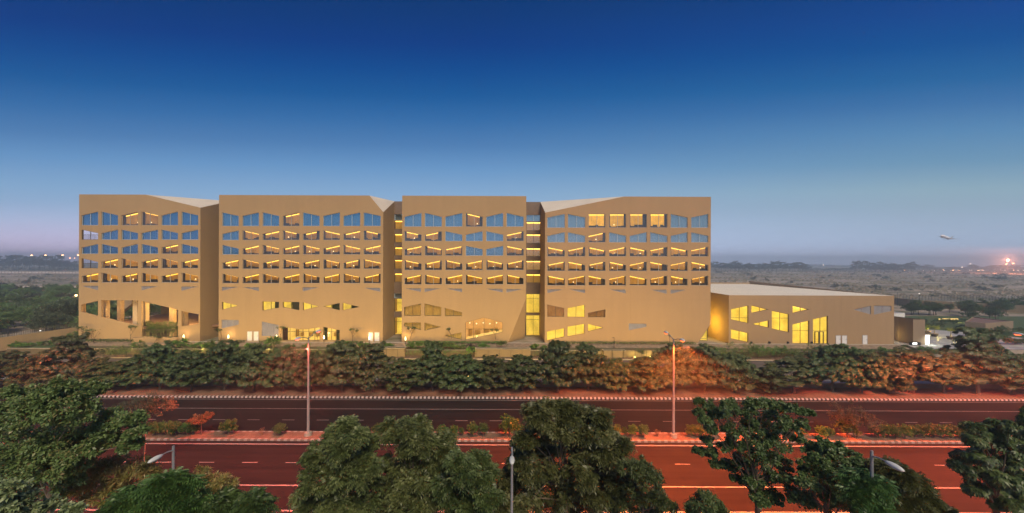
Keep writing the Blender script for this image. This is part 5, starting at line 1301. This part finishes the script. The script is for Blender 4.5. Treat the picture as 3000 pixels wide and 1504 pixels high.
path_lamp(24, 955, 1012, 'dark path lamp at the left edge before the tan boundary wall', False, z=1.3, head=.1)
path_lamp(119, 970, 998, 'short path lamp with a white top on the lawn left of the hotel', True, z=1.5, head=.15)
path_lamp(2694, 861, 906, 'lit tall path lamp in front of the boundary wall at right', True)
path_lamp(2629, 857, 898, 'unlit path lamp close to the annex corner at right', False)
path_lamp(2786, 878, 908, 'unlit path lamp before the middle of the right boundary wall', False)
path_lamp(2924, 920, 945, 'thin path lamp standing in the shrubs by the long low tan building', False)

def shrub(label, px, Y, zb, w, h, lm, kind='leaf', n=44, per=9, size=.19, name='shrub', cat='shrub', d=None, group=None):
    x = P(px, 1000, Y).x; W_ = w/2; d = d or min(W_, 1.2); k = max(3, int(w/ max(.5, h)*2.2)); lobes = []
    for i in range(k):
        lobes.append((x+rnd.uniform(-.85, .85)*W_, Y+rnd.uniform(-.6, .6)*d, zb+h*rnd.uniform(.3, .62), h*rnd.uniform(.3, .48)))
    o = link_mesh(name, foliage(kind, [(a-x, b-Y, c-zb, r) for a, b, c, r in lobes], per, n, size, lm)); o.location = (x, Y, zb)
    st = MB()
    for l in lobes[:10]: st.tube([(l[0]*.8, l[1]*.6, -.1), (l[0], l[1], l[2])], [.03, .015], 4)
    st.build('stems', M_bark, o)
    return tag(o, label, cat, group)
for px, w, h, lab, lm in ((1000,4.2,1.5,'leafy green shrub right of the main entrance, above the round street trees',LM_garden),(1065,4.4,1.4,'bright green shrub left of the narrow planter',LM_garden),(1130,5.2,1.6,'wide green shrub behind the narrow concrete planter',LM_garden),
    (1225,5.5,1.7,'green shrub before the narrow middle block, next to the last flame lamp',LM_garden),(1295,5.0,1.6,'green shrub under the triangular window of the middle block',LM_garden),(1340,4.4,1.7,'taller green shrub under the six sided lobby window',LM_garden),
    (1380,2.0,1.3,'dark purple bush below the six sided lobby window',LV('purple leaf',(.03,.014,.025),(.06,.025,.045),(.04,.03,.03))),(1420,3.0,1.3,'green bush before the sloping corner of the middle block',LM_garden),(1470,2.4,2.0,'feathery dark green bush in front of the longest planter',LM_deep),
    (1580,3.4,1.3,'green bush at the foot of the wide stair link',LM_garden),(905,2.6,1.2,'dry mixed shrub before the main entrance doors',LM_mix),(850,2.4,1.0,'low mixed shrub left of the entrance doors',LM_mix),
    (590,4.2,1.5,'bushy green shrub before the gap between the first two blocks',LM_garden),(715,4.0,1.3,'bright green shrub under the pair of cream doors',LM_garden),(345,8.0,3.4,'wide dark rounded bush in front of the leftmost block',LM_deep),(500,3.0,2.2,'dark bush below the bamboo ledge',LM_deep)):
    shrub(lab, px, 77.4 if w < 7.5 else 72.5, 1.15 if w < 7.5 else 0.0, w, h, lm, d=.8 if w < 7.5 else 2.0)
for px, w, h, lab in ((2110,7.0,2.0,'dark green hedge mass at the left foot of the annex'),(2180,6.5,2.3,'bright green bush in front of the low annex window'),(2250,7.0,2.2,'green bush under the diamond shaped annex window'),(2330,7.0,2.1,'green bush in front of the tall annex window'),
                      (2440,8.5,2.6,'rounded dark bush in front of the annex door'),(2700,6,1.7,'green shrub before the lit sign at right'),(2785,7,1.6,'wide green shrub before the ring paved court'),(2600,5,1.2,'low green shrub under the right end of the annex')):
    shrub(lab, px, 75.4, .2 if px < 2500 else .6, w, h+.7, LM_garden if px != 2440 else LM_deep, d=1.4)
def hedge(label, pa, pb, Y, zb, h, d=.5, lm=None):
    a, b = P(pa, 1000, Y).x, P(pb, 1000, Y).x; n = int((b-a)/(.30 if h < 1 else .6)); lobes = [(a+(b-a)*(i+.5)/n-a, rnd.uniform(-.15,.15), h*.5, h*.52) for i in range(n)]
    o = link_mesh('hedge', foliage('leaf', lobes, 5, 16, .15, lm or LM_deep)); o.location = (a, Y, zb); tag(o, label, 'hedge')
    st = MB()
    for l in lobes[::2]: st.tube([(l[0],0,-.1),(l[0],0,h*.6)], .02, 4)
    st.build('stems', M_bark, o)
hedge('long dense hedge between the railing and the wall below the first two blocks', 330, 1085, 75.6, -.05, 1.75, lm=LM_garden)
hedge('dense hedge between the railing and the wall right of the longest planter', 1570, 1695, 75.6, -.05, 1.6, lm=LM_garden)
hedge('dense hedge between the narrow planter and the longest planter', 1196, 1392, 75.6, -.05, 1.75, lm=LM_garden)
hedge('dense hedge behind the railing in front of the annex', 1945, 2560, 75.6, -.05, 1.7, lm=LM_garden)
hedge('clipped dark hedge along the foot of the leftmost block', 233, 395, 80.3, 1.66, .75)
hedge('low hedge under the pair of cream doors of the second block', 640, 716, 80.3, 1.7, .55)
hedge('low hedge left of the main entrance panel', 760, 820, 80.3, 1.7, .5, lm=LM_mix)
hedge('low hedge right of the main entrance under the facade', 1004, 1065, 80.3, 1.7, .5, lm=LM_mix)
hedge('hedge along the foot of the narrow middle block', 1196, 1484, 80.3, 1.7, .55, lm=LM_garden)
hedge('long low hedge along the foot of the rightmost tall block', 1612, 2034, 80.3, 1.7, .6, lm=LM_mix)

def palm(px, py, label, R=1.7, Y=77.6, uplight=False):
    v = P(px, py, Y); z0 = 1.15
    root = empty('palm', (v.x, Y, z0), label, 'palm')
    h = max(.5, v.z-z0)
    put(MB().tube([(v.x,Y,z0-.1),(v.x,Y,z0+h)], [.16,.12], 7).build('trunk', M_bark), root)
    m = 34; u = sph(m); u[:, 2] = np.abs(u[:, 2])*.9-.15; u = nrm(u); base = []; d = []; s = []; ln = []
    for i in range(m):
        pr = np.cross(u[i], [0,0,1]); pr = pr/max(np.linalg.norm(pr), 1e-3); ax = np.cross(pr, u[i]); hub = np.array([v.x, Y, z0+h])+u[i]*R*.45
        for k in range(13):
            t = (k-6)/6*1.25; q = u[i]*math.cos(t)+pr*math.sin(t); base.append(hub); d.append(q+np.array([0,0,-.12])); s.append(np.cross(q, ax)*.3+ax*.95); ln.append(R*.6*(1-.25*abs(t)))
    base = np.array(base); d = nrm(np.array(d)); s = nrm(np.array(s)); ln = np.array(ln)
    put(link_mesh('fronds', leaves_mesh('fronds', base, d, s, ln, ln*.11, LM_garden, .15)), root)
    if uplight: lamp('palm_uplight', 'POINT', (v.x-.3, Y-1.3, z0+.25), 55, (1,.75,.2), .12)
palm(407, 1020, 'fan palm lit yellow from below, in front of the leftmost block', 1.4, uplight=True)
palm(527, 1008, 'big fan palm under the first flame lamp', 1.9)
palm(612, 1012, 'uplit fan palm before the gap between the first two blocks', 1.6, uplight=True)
palm(802, 1004, 'fan palm left of the main entrance under the street lamp side', 1.9, uplight=True)
palm(1380, 1040, 'small glowing palm by the railing below the middle block', 1.2, Y=74.2, uplight=True)
lamp('railing_uplight', 'POINT', (P(598,1044,74.2).x, 74.2, .5), 40, (1,.8,.2), .1)

def frangipani(px, py0, py1, label, Y=79.6, spread=1.3, leafy=10):
    b = P(px, py1, Y); t = P(px, py0, Y); H = t.z-b.z; mb = MB(); tips = []
    def br(p, d, l, r, dep):
        q = p+d*l; mb.tube([p, p+d*l*.5+Vector((rnd.uniform(-.05,.05), 0, .03)), q], [r, r*.85, r*.7], 5, cap=False)
        if dep == 0: tips.append(q); return
        for k in range(rnd.choice((2, 2, 3))):
            e = (d+Vector((rnd.uniform(-1,1)*.85, rnd.uniform(-1,1)*.7, rnd.uniform(.0,.5)))).normalized(); br(q, e, l*.68, r*.66, dep-1)
    br(b, Vector((rnd.uniform(-.25,.25), 0, 1)).normalized(), H*.42, .055, 4)
    o = mb.build('frangipani', mat('dark twig bark', (.07,.05,.04), .9)); tag(o, label, 'tree')
    tp = [(p.x, p.y, p.z+.03, .2) for p in tips]
    link_mesh('leaves', foliage('leaf', tp, 3, 2, .22, LM_deep), o)
for px, py0, py1, lab in ((240,962,1000,'bare forked small tree at the left corner of the hotel'),(281,968,1030,'leafless forked small tree before the hedge of the leftmost block'),(384,960,1003,'forked small tree left of the bamboo opening'),(452,988,1010,'low sparse small tree below the bamboo ledge'),
                      (645,965,1000,'small tree at the left corner of the second block'),(822,962,998,'small tree against the timber side of the main entrance'),(932,975,1000,'thin small tree in front of the right entrance glazing'),(1032,968,1000,'round topped small tree right of the main entrance'),
                      (1203,962,993,'bare small tree at the left of the narrow middle block'),(1323,965,993,'airy small tree before the triangular window'),(1452,966,995,'leafy small tree at the right side of the six sided lobby window'),(2803,1010,1028,'small thin tree before the ring paved court')):
    frangipani(px, py0, py1, lab)
def topiary(px, py0, py1, label, Y):
    b = P(px, py1, Y); t = P(px, py0, Y); h = t.z-b.z
    root = empty('small_tree', tuple(b), label, 'tree'); lob = [(b.x+rnd.uniform(-.7,.7), Y+rnd.uniform(-.5,.5), b.z+h*.72+rnd.uniform(-.15,.2), .55) for i in range(6)]
    put(link_mesh('crown', foliage('leaf', lob, 7, 20, .15, LM_deep)), root); put(limbs(tuple(b), lob, .05, .6).build('trunk', M_bark), root)
topiary(465, 1010, 1045, 'small round headed tree before the bamboo ledge', 76.0)
topiary(835, 1008, 1048, 'small round headed tree just left of the left street lamp', 76.0)
topiary(1880, 1024, 1052, 'small dark parasol shaped tree by the yellow lit railing', 74.0)
topiary(1105, 1022, 1055, 'small flat topped tree beside the narrow planter', 74.0)

# bamboo in the terrace opening
bm_x0, bm_x1 = P(420,0,82.2).x, P(520,0,82.2).x
for i in range(11):
    x = bm_x0+(bm_x1-bm_x0)*i/10; y = 81.9+rnd.uniform(0, .8); mb = MB()
    hgt = rnd.uniform(4.0, 4.9)
    for k in range(5):
        dx = rnd.uniform(-.3, .3); mb.tube([(dx*.5, rnd.uniform(-.1,.1), 0), (dx, 0, hgt*.6), (dx*1.8, 0, hgt*.85)], [.03, .025, .012], 4)
    o = mb.build('bamboo', mat('bamboo cane', (.25,.24,.08), .7)); o.location = (x, y, 1.7)
    tag(o, f'{ORD[i]} bamboo clump from the left in the lit terrace opening', 'plant', 'bamboo clumps in the terrace opening')
    link_mesh('leaves', foliage('slender', [(0, 0, hgt*.82, .55), (.2, 0, hgt*.65, .5), (-.25, .1, hgt*.62, .45), (0, 0, hgt*.45, .4)], 6, 26, .32, LV('bamboo leaf', (.05,.09,.015), (.10,.15,.025), (.16,.2,.04)) if 'bamboo leaf' not in MATS else MATS['bamboo leaf']), o)
lamp('planter_uplight', 'POINT', ((bm_x0+bm_x1)/2-1.5, 81.75, 2.1), 70, (1,.72,.2), .15)
lamp('planter_uplight', 'POINT', ((bm_x0+bm_x1)/2+2.5, 81.75, 2.1), 70, (1,.72,.2), .15)
# yellow washed ramp behind the railing
rp = MB().box(P(1700,0,76.2).x, P(1930,0,76.2).x, 76.05, 76.4, -.1, 1.35).build('ramp_wall', M_tanwall); tag(rp, 'yellow lit wall behind the railing, between the short planter and the right street lamp', 'wall')
for px in (1745, 1860, 1905):
    v = P(px, 1040, 75.2); e = MB().box(v.x-.12, v.x+.12, 75.1, 75.3, .02, .25).build('ground_light', emit('ground light lens', (1,.8,.2), 6)); tag(e, f'small yellow ground light at the foot of the lit ramp wall, {"left" if px == 1745 else "middle" if px == 1860 else "right"} one', 'lamp')
    lamp('wall_wash', 'POINT', (v.x, 75.3, .45), 60, (1,.78,.16), .12)

# potted trees lit from below, right
for px, py0, py1, w, lab in ((2737,955,986,24,'glowing potted tree nearest the pavilion end, second of the lit trees'),(2785,962,995,27,'glowing potted tree in the middle of the ring paving'),(2715,958,978,18,'smaller glowing tree behind the tan pavilion'),(2627,945,972,13,'glowing tree seen between the annex and the pavilion')):
    b = G(px, py1, ZB); Y = b.y; t = P(px, py0, Y); H = t.z-ZB
    root = empty('potted_tree', (b.x, Y, ZB), lab, 'potted tree')
    put(MB().tube([(b.x,Y,ZB),(b.x,Y,ZB+.25),(b.x,Y,ZB+.75),(b.x,Y,ZB+.76),(b.x,Y,ZB+.66)], [.5,.62,.78,.68,.66], 12).build('pot', mat('brown glazed pot', (.12,.08,.06), .5)), root)
    W_ = w*Y/F/2; lob = [(b.x+rnd.uniform(-.8,.8)*W_, Y+rnd.uniform(-.6,.6)*W_, t.z-.35+rnd.uniform(-.3,.15), W_*.42) for i in range(7)]
    put(link_mesh('crown', foliage('leaf', lob, 6, 12, .2, LM_lime)), root)
    put(limbs((b.x, Y, ZB+.6), lob, .09, .55, frac=1).build('trunk', M_bark_l), root)
    lamp('pot_uplight', 'POINT', (b.x+.15, Y-.75, ZB+.95), 90, (1,.83,.22), .1)
hp = G(2780, 941, ZB); 
e = MB().box(hp.x-3, hp.x+3, hp.y, hp.y+.3, ZB, ZB+.8).build('lit_garden_wall', emit('glowing garden wall plaster', (1,.72,.2), .9, (.6,.4,.2))); tag(e, 'low yellow lit wall among the shrubs behind the ring paved court', 'wall')  # the lit look is emission put into the plaster itself
lamp('garden_glow', 'POINT', (hp.x, hp.y-2, ZB+1.2), 160, (1,.75,.2), .3)
lamp('wall_glow', 'POINT', (P(2694,0,150).x+2, 147, ZB+4.6), 420, (1,.75,.25), .3)
lamp('door_glow', 'POINT', (P(2626,0,83).x, 84.5, ZB+1.6), 120, (1,.72,.25), .2)

# ------------------------------------------------------------------ trees and bushes farther off
def pattern(kind, lobes, per, n, size, lm, r0, base=(0,0,-.1), frac=.5):
    me = foliage(kind, lobes, per, n, size, lm); t = limbs(base, lobes, r0, .5, frac=frac).build('trunk', M_bark); td = t.data; bpy.data.objects.remove(t)
    return me, td
def rlobes(n, w, z0, z1, r):
    out = []
    for i in range(n):
        a = rnd.uniform(0, 6.28); z = rnd.uniform(0, 1); k = math.sqrt(max(.05, 1-(z*1.6-.6)**2))*w*rnd.uniform(.3, 1)
        out.append((math.cos(a)*k, math.sin(a)*k, z0+(z1-z0)*z, r*rnd.uniform(.75, 1.25)))
    return out
def place(pat, name, label, cat, loc, sc, group, rz=None):
    r = empty(name, loc, label, cat, group); r.scale = sc; r.rotation_euler[2] = rnd.uniform(0, 6.28) if rz is None else rz
    link_mesh('crown', pat[0], r); link_mesh('trunk', pat[1], r); return r
thorn = [pattern('sparse', rlobes(16, 3.6, 1.6, 5.0, 1.25), 7, 62, .30, lm, .12) for lm in (LM_scrub, LV('thorn leaf', (.075,.14,.04), (.15,.25,.075), (.22,.32,.11)), LV('dusty thorn leaf', (.06,.065,.04), (.09,.09,.055), (.12,.11,.07)))]
k = 0
for row, (Y, step, x0_, x1_) in enumerate(((91, 4.6, -150, -111), (98, 4.8, -156, -108), (106, 5.4, -158, -104), (117, 6, -176, -100), (130, 6.5, -196, -98), (145, 7, -216, -96), (162, 8, -240, -110), (182, 9, -268, -150))):
    x = x0_
    while x < x1_:
        xx = x+rnd.uniform(-1.5, 1.5); s = rnd.uniform(.85, 1.25)
        place(thorn[rnd.choice((0, 1, 1, 1) if row < 4 else (0, 2, 1, 1))], 'thorn_tree', 'bushy green thorn tree in the thicket beyond the tan wall left of the hotel', 'tree', (xx, Y+rnd.uniform(-3, 3), ZB-.1), (s, s, s*rnd.uniform(.8, 1.1)*(1.0 if row else .9)), 'thorn trees in the thicket left of the hotel'); x += step
for px, Y, s in ((170,96,.8),(205,93,.6),(225,97,.85),(60,97,.5)):
    v = P(px, 900, Y)
    if px < 210 or True: place(thorn[1], 'thorn_tree', 'bushy green thorn tree in the thicket beyond the tan wall left of the hotel', 'tree', (v.x-3, Y+6, ZB-.1), (s, s, s), 'thorn trees in the thicket left of the hotel')
gtree = [pattern('leaf', rlobes(12, 2.2, 1.6, 3.8, 1.0), 6, 40, .26, lm, .09) for lm in (LM_green, LM_deep)]
for i in range(30):
    px = rnd.uniform(2655, 3010); Y = rnd.uniform(112, 142)
    if px < 2760 and Y > 128: Y = 126
    v = P(px, 900, Y); s = rnd.uniform(.7, 1.2)
    place(gtree[i % 2], 'garden_tree', 'leafy garden tree in the grove before the right boundary wall', 'tree', (v.x, Y, ZB), (s, s, s), 'garden trees before the right boundary wall')
for i, (px, py, w, h, lab) in enumerate(((2725,962,9,1.6,'dark hedge bank behind the potted trees'),(2785,950,12,1.7,'long hedge bank behind the ring paved court'),(2840,968,8,1.6,'hedge at the left end of the long low tan building'),(2900,986,12,1.9,'hedge along the front of the long low tan building'),(2960,978,9,2.0,'hedge at the right edge beyond the long low tan building'),(2985,1010,8,1.4,'shrub by the road strip at the right edge'),(2690,948,7,1.5,'hedge to the left of the long hedge bank'))):
    v = G(px, py, ZB); shrub(lab, px, v.y, ZB-.05, w, h+.3, LM_green if i % 2 else LM_deep, d=1.3, size=.2, name='hedge', cat='hedge')
# shrubs on the lawn at left
for px, Y, w, h, lab in ((95,82.5,5.5,1.6,'spreading shrub against the tan boundary wall at left'),(45,78,2.4,.9,'spiky plant at the foot of the boundary wall at left'),(60,77.2,6,.8,'low hedge on the sloping lawn at left'),(205,84,3.2,1.2,'dark shrub by the left corner of the hotel'),(222,83,2.2,2.2,'thin tall shrub touching the left corner of the hotel'),(140,79,6,.7,'low planting along the path on the left lawn')):
    shrub(lab, px, Y, 1.3, w, h+.2, LM_garden, d=.9)

fbush = [pattern('sparse', rlobes(5, .9, .5, 1.3, .6), 5, 16, .34, lm, .05) for lm in (LV('grey bush leaf', (.07,.085,.055), (.10,.12,.075), (.13,.145,.095)), LV('field bush leaf', (.11,.115,.075), (.15,.15,.10), (.19,.18,.125)))]
n_b = 0
while n_b < 95:
    side = rnd.random()
    px = rnd.uniform(2080, 3010) if side < .86 else rnd.uniform(0, 228); Y = 190*(640/190)**rnd.random()
    if px < 300 and Y < 225: continue
    v = P(px, 800, Y); s = rnd.uniform(.7, 1.9)*(1+.35*(Y > 350))
    place(fbush[n_b % 2], 'field_bush', 'grey green bush dotted over the dry airfield beyond the hotel', 'bush', (v.x, Y, ZB), (s*1.35, s*1.2, s), 'bushes dotted over the dry field'); n_b += 1
# rough grass and weeds of the airfield: a cover nobody could count
gp = []
K = 11000; Yg = 182*(700/182)**rng.random(K); pxg = np.where(rng.random(K) < .85, rng.uniform(2070, 3030, K), rng.uniform(-20, 245, K)); ok = ~((pxg < 300) & (Yg < 216)); Yg, pxg = Yg[ok], pxg[ok]
clus = np.sin(pxg*.031+Yg*.045)+np.sin(pxg*.011-Yg*.083)+rng.normal(0, .6, len(Yg)); sel = clus > .15; Yg, pxg = Yg[sel], pxg[sel]
base = np.stack([(pxg-CX)/F*Yg, Yg, np.full(len(Yg), ZB-.05)], 1)
d = nrm(np.stack([rng.normal(0, .5, len(Yg)), rng.normal(0, .3, len(Yg)), np.ones(len(Yg))], 1)); s = np.tile([[1.0, 0, 0]], (len(Yg), 1)); ln = rng.uniform(.4, 1.3, len(Yg))*(1+Yg/900)
gr = link_mesh('rough_grass', leaves_mesh('rough_grass', base, d, s, ln, ln*1.9, LV('weed', (.20,.165,.105), (.28,.22,.15), (.14,.14,.08), (.32,.26,.18)), 0)); tag(gr, kind='stuff')

euc = [pattern('sparse', rlobes(20, 6.0, 7, 20, 2.3), 6, 26, .95, LM_far, .4, frac=.8), pattern('sparse', rlobes(17, 5.0, 8, 18, 2.2), 6, 26, .95, LM_far, .35, frac=.8), pattern('sparse', rlobes(15, 6.5, 5, 15, 2.6), 6, 28, .95, LM_far, .4, frac=.8)]
def far_row(px0, px1, top, Y, step, group, label, var=10):
    x = px0; i = 0
    while x <= px1:
        v = P(x, top+rnd.uniform(0, var), Y+rnd.uniform(-25, 25)); h = v.z-ZB; k = rnd.randrange(3); hh = (22.3, 20.2, 17.6)[k]
        sc = h/hh; w = rnd.uniform(.95, 1.35)*step*Y/F/10*1.2
        place(euc[k], 'far_tree', label, 'tree', (v.x, v.y, ZB), (w, w, sc), group); x += step*rnd.uniform(.75, 1.2)
far_row(2068, 2190, 762, 700, 15, 'far trees just right of the hotel', 'hazy tall tree in the far row just right of the hotel', 12)
far_row(2196, 2280, 764, 700, 14, 'far trees right of the tall block', 'hazy tall tree in the far row above the left part of the annex', 10)
far_row(2292, 2370, 763, 700, 13, 'far trees above the annex', 'hazy tall tree in the separate clump above the middle of the annex', 12)
far_row(2375, 2500, 783, 820, 15, 'low far trees above the annex', 'low hazy tree between the two tall far clumps', 6)
far_row(2505, 2676, 761, 690, 15, 'far trees above the right end of the annex', 'hazy tree in the broad dark clump above the right end of the annex', 16)
far_row(2680, 3020, 774, 900, 18, 'far trees under the airliner', 'hazy low tree along the horizon at right, among the far lights', 14)
far_row(-10, 178, 742, 600, 16, 'far trees at the left', 'hazy mauve tree in the tall far row at left', 16)
far_row(172, 232, 762, 650, 13, 'lower far trees at the left', 'hazy lower tree at the right end of the far left row', 6)
far_row(2060, 2700, 774, 1500, 22, 'faint trees on the horizon', 'faint hazy tree on the horizon right of the hotel', 5)
# nearer scrub line at the foot of the far rows
K = 9000; px_ = np.where(rng.random(K) < .75, rng.uniform(2060, 3030, K), rng.uniform(-20, 240, K)); Yw = rng.uniform(660, 760, K)*np.where(px_ < 300, .82, 1)
base = np.stack([(px_-CX)/F*Yw, Yw, ZB+rng.random(K)**1.4*6], 1); d = sph(K); s = perp(d); ln = rng.uniform(1.0, 2.2, K)
wd = link_mesh('far_undergrowth', leaves_mesh('far_undergrowth', base, d, s, ln, ln*.7, LM_far, 0)); tag(wd, kind='stuff')

# ------------------------------------------------------------------ far lights
M_red = emit('far sodium lamp', (1,.30,.10), 26); M_or = emit('far orange lamp', (1,.42,.16), 14); M_wh = emit('far white lamp', (1,.8,.62), 5)
def far_light(px, py, Y, r, m, label, sc=(1,1,1), mast=True, group=None):
    v = P(px, py, Y); root = empty('floodlight', (v.x, Y, ZB), label, 'lamp', group)
    if mast: put(MB().tube([(v.x,Y,ZB-.2),(v.x,Y,v.z)], [.13,.08], 5).build('mast', M_galv), root)
    put(MB().sphere(tuple(v), r, 8, 5, sc).build('lit_head', m), root)
far_light(2952, 763, 620, 1.6, M_red, 'brightest red floodlight above the horizon at the right edge')
lamp('floodlight_beam', 'POINT', tuple(P(2952,763,616)), 400000, (1,.28,.14), 2.0)
far_light(2948, 774, 640, .7, M_or, 'small lamp just under the brightest red floodlight', (2.2,1,.8)); far_light(2968, 772, 640, .8, M_or, 'orange lamp right of the brightest red floodlight', (2.4,1,.8))
for px, lab in ((92,'leftmost orange lamp over the far left trees'), (133,'second orange lamp over the far left trees'), (183,'third orange lamp over the far left trees'), (229,'orange lamp touching the left corner of the hotel')):
    far_light(px, 748, 560, .8, M_or, lab, (2.2,1,.7))
far_light(223, 866, 135, .34, M_or, 'starry orange lamp in the thicket beside the hotel'); lamp('thicket_glow', 'POINT', tuple(P(221,866,133)), 900, (1,.5,.12), .3)
far_light(37, 897, 118, .22, M_wh, 'small pale lamp in the thicket at the left edge', (1.8,1,.7)); far_light(205, 757, 640, .8, M_or, 'faint small lamp low over the far left trees', (1,1,.7)); far_light(218, 757, 640, .7, M_or, 'fainter small lamp beside the hotel corner', (1,1,.7))
far_light(2834, 902, 138, .16, M_wh, 'small warm lamp in the grove before the right boundary wall', (2,1,.7)); far_light(2866, 931, 110, .14, M_or, 'small orange lamp in the shrubs behind the long low tan building')
far_light(2412, 777, 800, .9, M_wh, 'single pale lamp on the horizon above the annex')
for i, px in enumerate([2650,2705,2738,2763,2768,2786,2792,2797,2806,2811,2840,2845,2866,2870,2874,2878,2882,2945,2970,2982,2998]):
    far_light(px, 792.5+rnd.uniform(-.8,.8), 640, rnd.uniform(.28,.55), M_wh if i % 3 else M_or, 'tiny lamp in the string of lights along the far edge of the field at right', (rnd.uniform(1.2,2.4),1,.7), False, 'string of tiny lamps along the far field edge')
far_light(2843, 773, 640, .7, M_wh, 'pale lamp over the far trees under the airliner', (2,1,.6)); far_light(2818, 783, 640, .7, M_wh, 'pale lamp among the far trees under the airliner', (2,1,.6))

# ------------------------------------------------------------------ airliner climbing out
Yp = 890.0; c = P(2772, 696, Yp)
ap = empty('airliner', tuple(c), 'white airliner climbing away low over the horizon at right', 'airplane')
M_air = mat('white aircraft paint', (.92,.92,.93), .4, (.88,.88,.9)); M_airg = mat('grey aircraft paint', (.45,.48,.52), .5)
# local axes: x forward (nose), y left wing, z up; span 34 m
fu = MB(); n = 14; st_ = [(-17.5,.25,.9),(-14,1.0,.5),(-9,1.75,.1),(-2,1.95,0),(8,1.95,0),(13,1.8,0),(15.5,1.35,-.15),(17,.75,-.35),(17.8,.15,-.5)]
fu.tube([(x,0,z) for x, r, z in st_], [r*1.35 for x, r, z in st_], n); fo = fu.build('fuselage', M_air, ap, smooth=True)
for sg in (1, -1):
    w = MB(); w.add([(3,sg*1.6,-.9),(-3,sg*1.6,-.9),(-7,sg*17,.6),(-5.2,sg*17,.6),(3,sg*1.6,-.5),(-3,sg*1.6,-.6),(-7,sg*17,.75),(-5.2,sg*17,.75)], [(0,1,2,3),(4,5,6,7),(0,1,5,4),(1,2,6,5),(2,3,7,6),(3,0,4,7)]); w.build('wing', M_air, ap)
    e = MB(); e.tube([(3.5,sg*5.6,-2.0),(3.2,sg*5.6,-2.0),(1,sg*5.6,-2.0),(-1.2,sg*5.6,-1.9)], [.85,1.05,1.0,.6], 10); e.build('engine', M_airg, ap)
    h_ = MB(); h_.add([(-13,sg*.6,.8),(-16,sg*.6,.8),(-17.2,sg*6,1.2),(-15.8,sg*6,1.2),(-13,sg*.6,1.05),(-16,sg*.6,1.0),(-17.2,sg*6,1.3),(-15.8,sg*6,1.3)], [(0,1,2,3),(4,5,6,7),(0,1,5,4),(1,2,6,5),(2,3,7,6),(3,0,4,7)]); h_.build('tailplane', M_air, ap)
    g_ = MB(); g_.tube([(-1,sg*2.6,-1.2),(-1,sg*2.6,-3.3)], .18, 5); g_.tube([(-1.6,sg*2.6-.25,-3.5),(-1.6,sg*2.6+.25,-3.5)], .55, 8); g_.tube([(-.4,sg*2.6-.25,-3.5),(-.4,sg*2.6+.25,-3.5)], .55, 8); g_.build('landing_gear', M_airg, ap)
f_ = MB(); f_.add([(-11.5,-.15,1.6),(-16.2,-.15,1.6),(-18.2,-.08,7.4),(-16,-.08,7.4),(-11.5,.15,1.6),(-16.2,.15,1.6),(-18.2,.08,7.4),(-16,.08,7.4)], [(0,1,2,3),(4,5,6,7),(0,1,5,4),(1,2,6,5),(2,3,7,6),(3,0,4,7)]); f_.build('tail_fin', M_airg, ap)
g_ = MB(); g_.tube([(12,0,-1.5),(12,0,-3.2)], .14, 5); g_.tube([(12,-.3,-3.4),(12,.3,-3.4)], .42, 8); g_.build('landing_gear', M_airg, ap)
ap.rotation_euler = (math.radians(-15), math.radians(-13), math.radians(195)); ap.scale = (1.22,1.22,1.22)
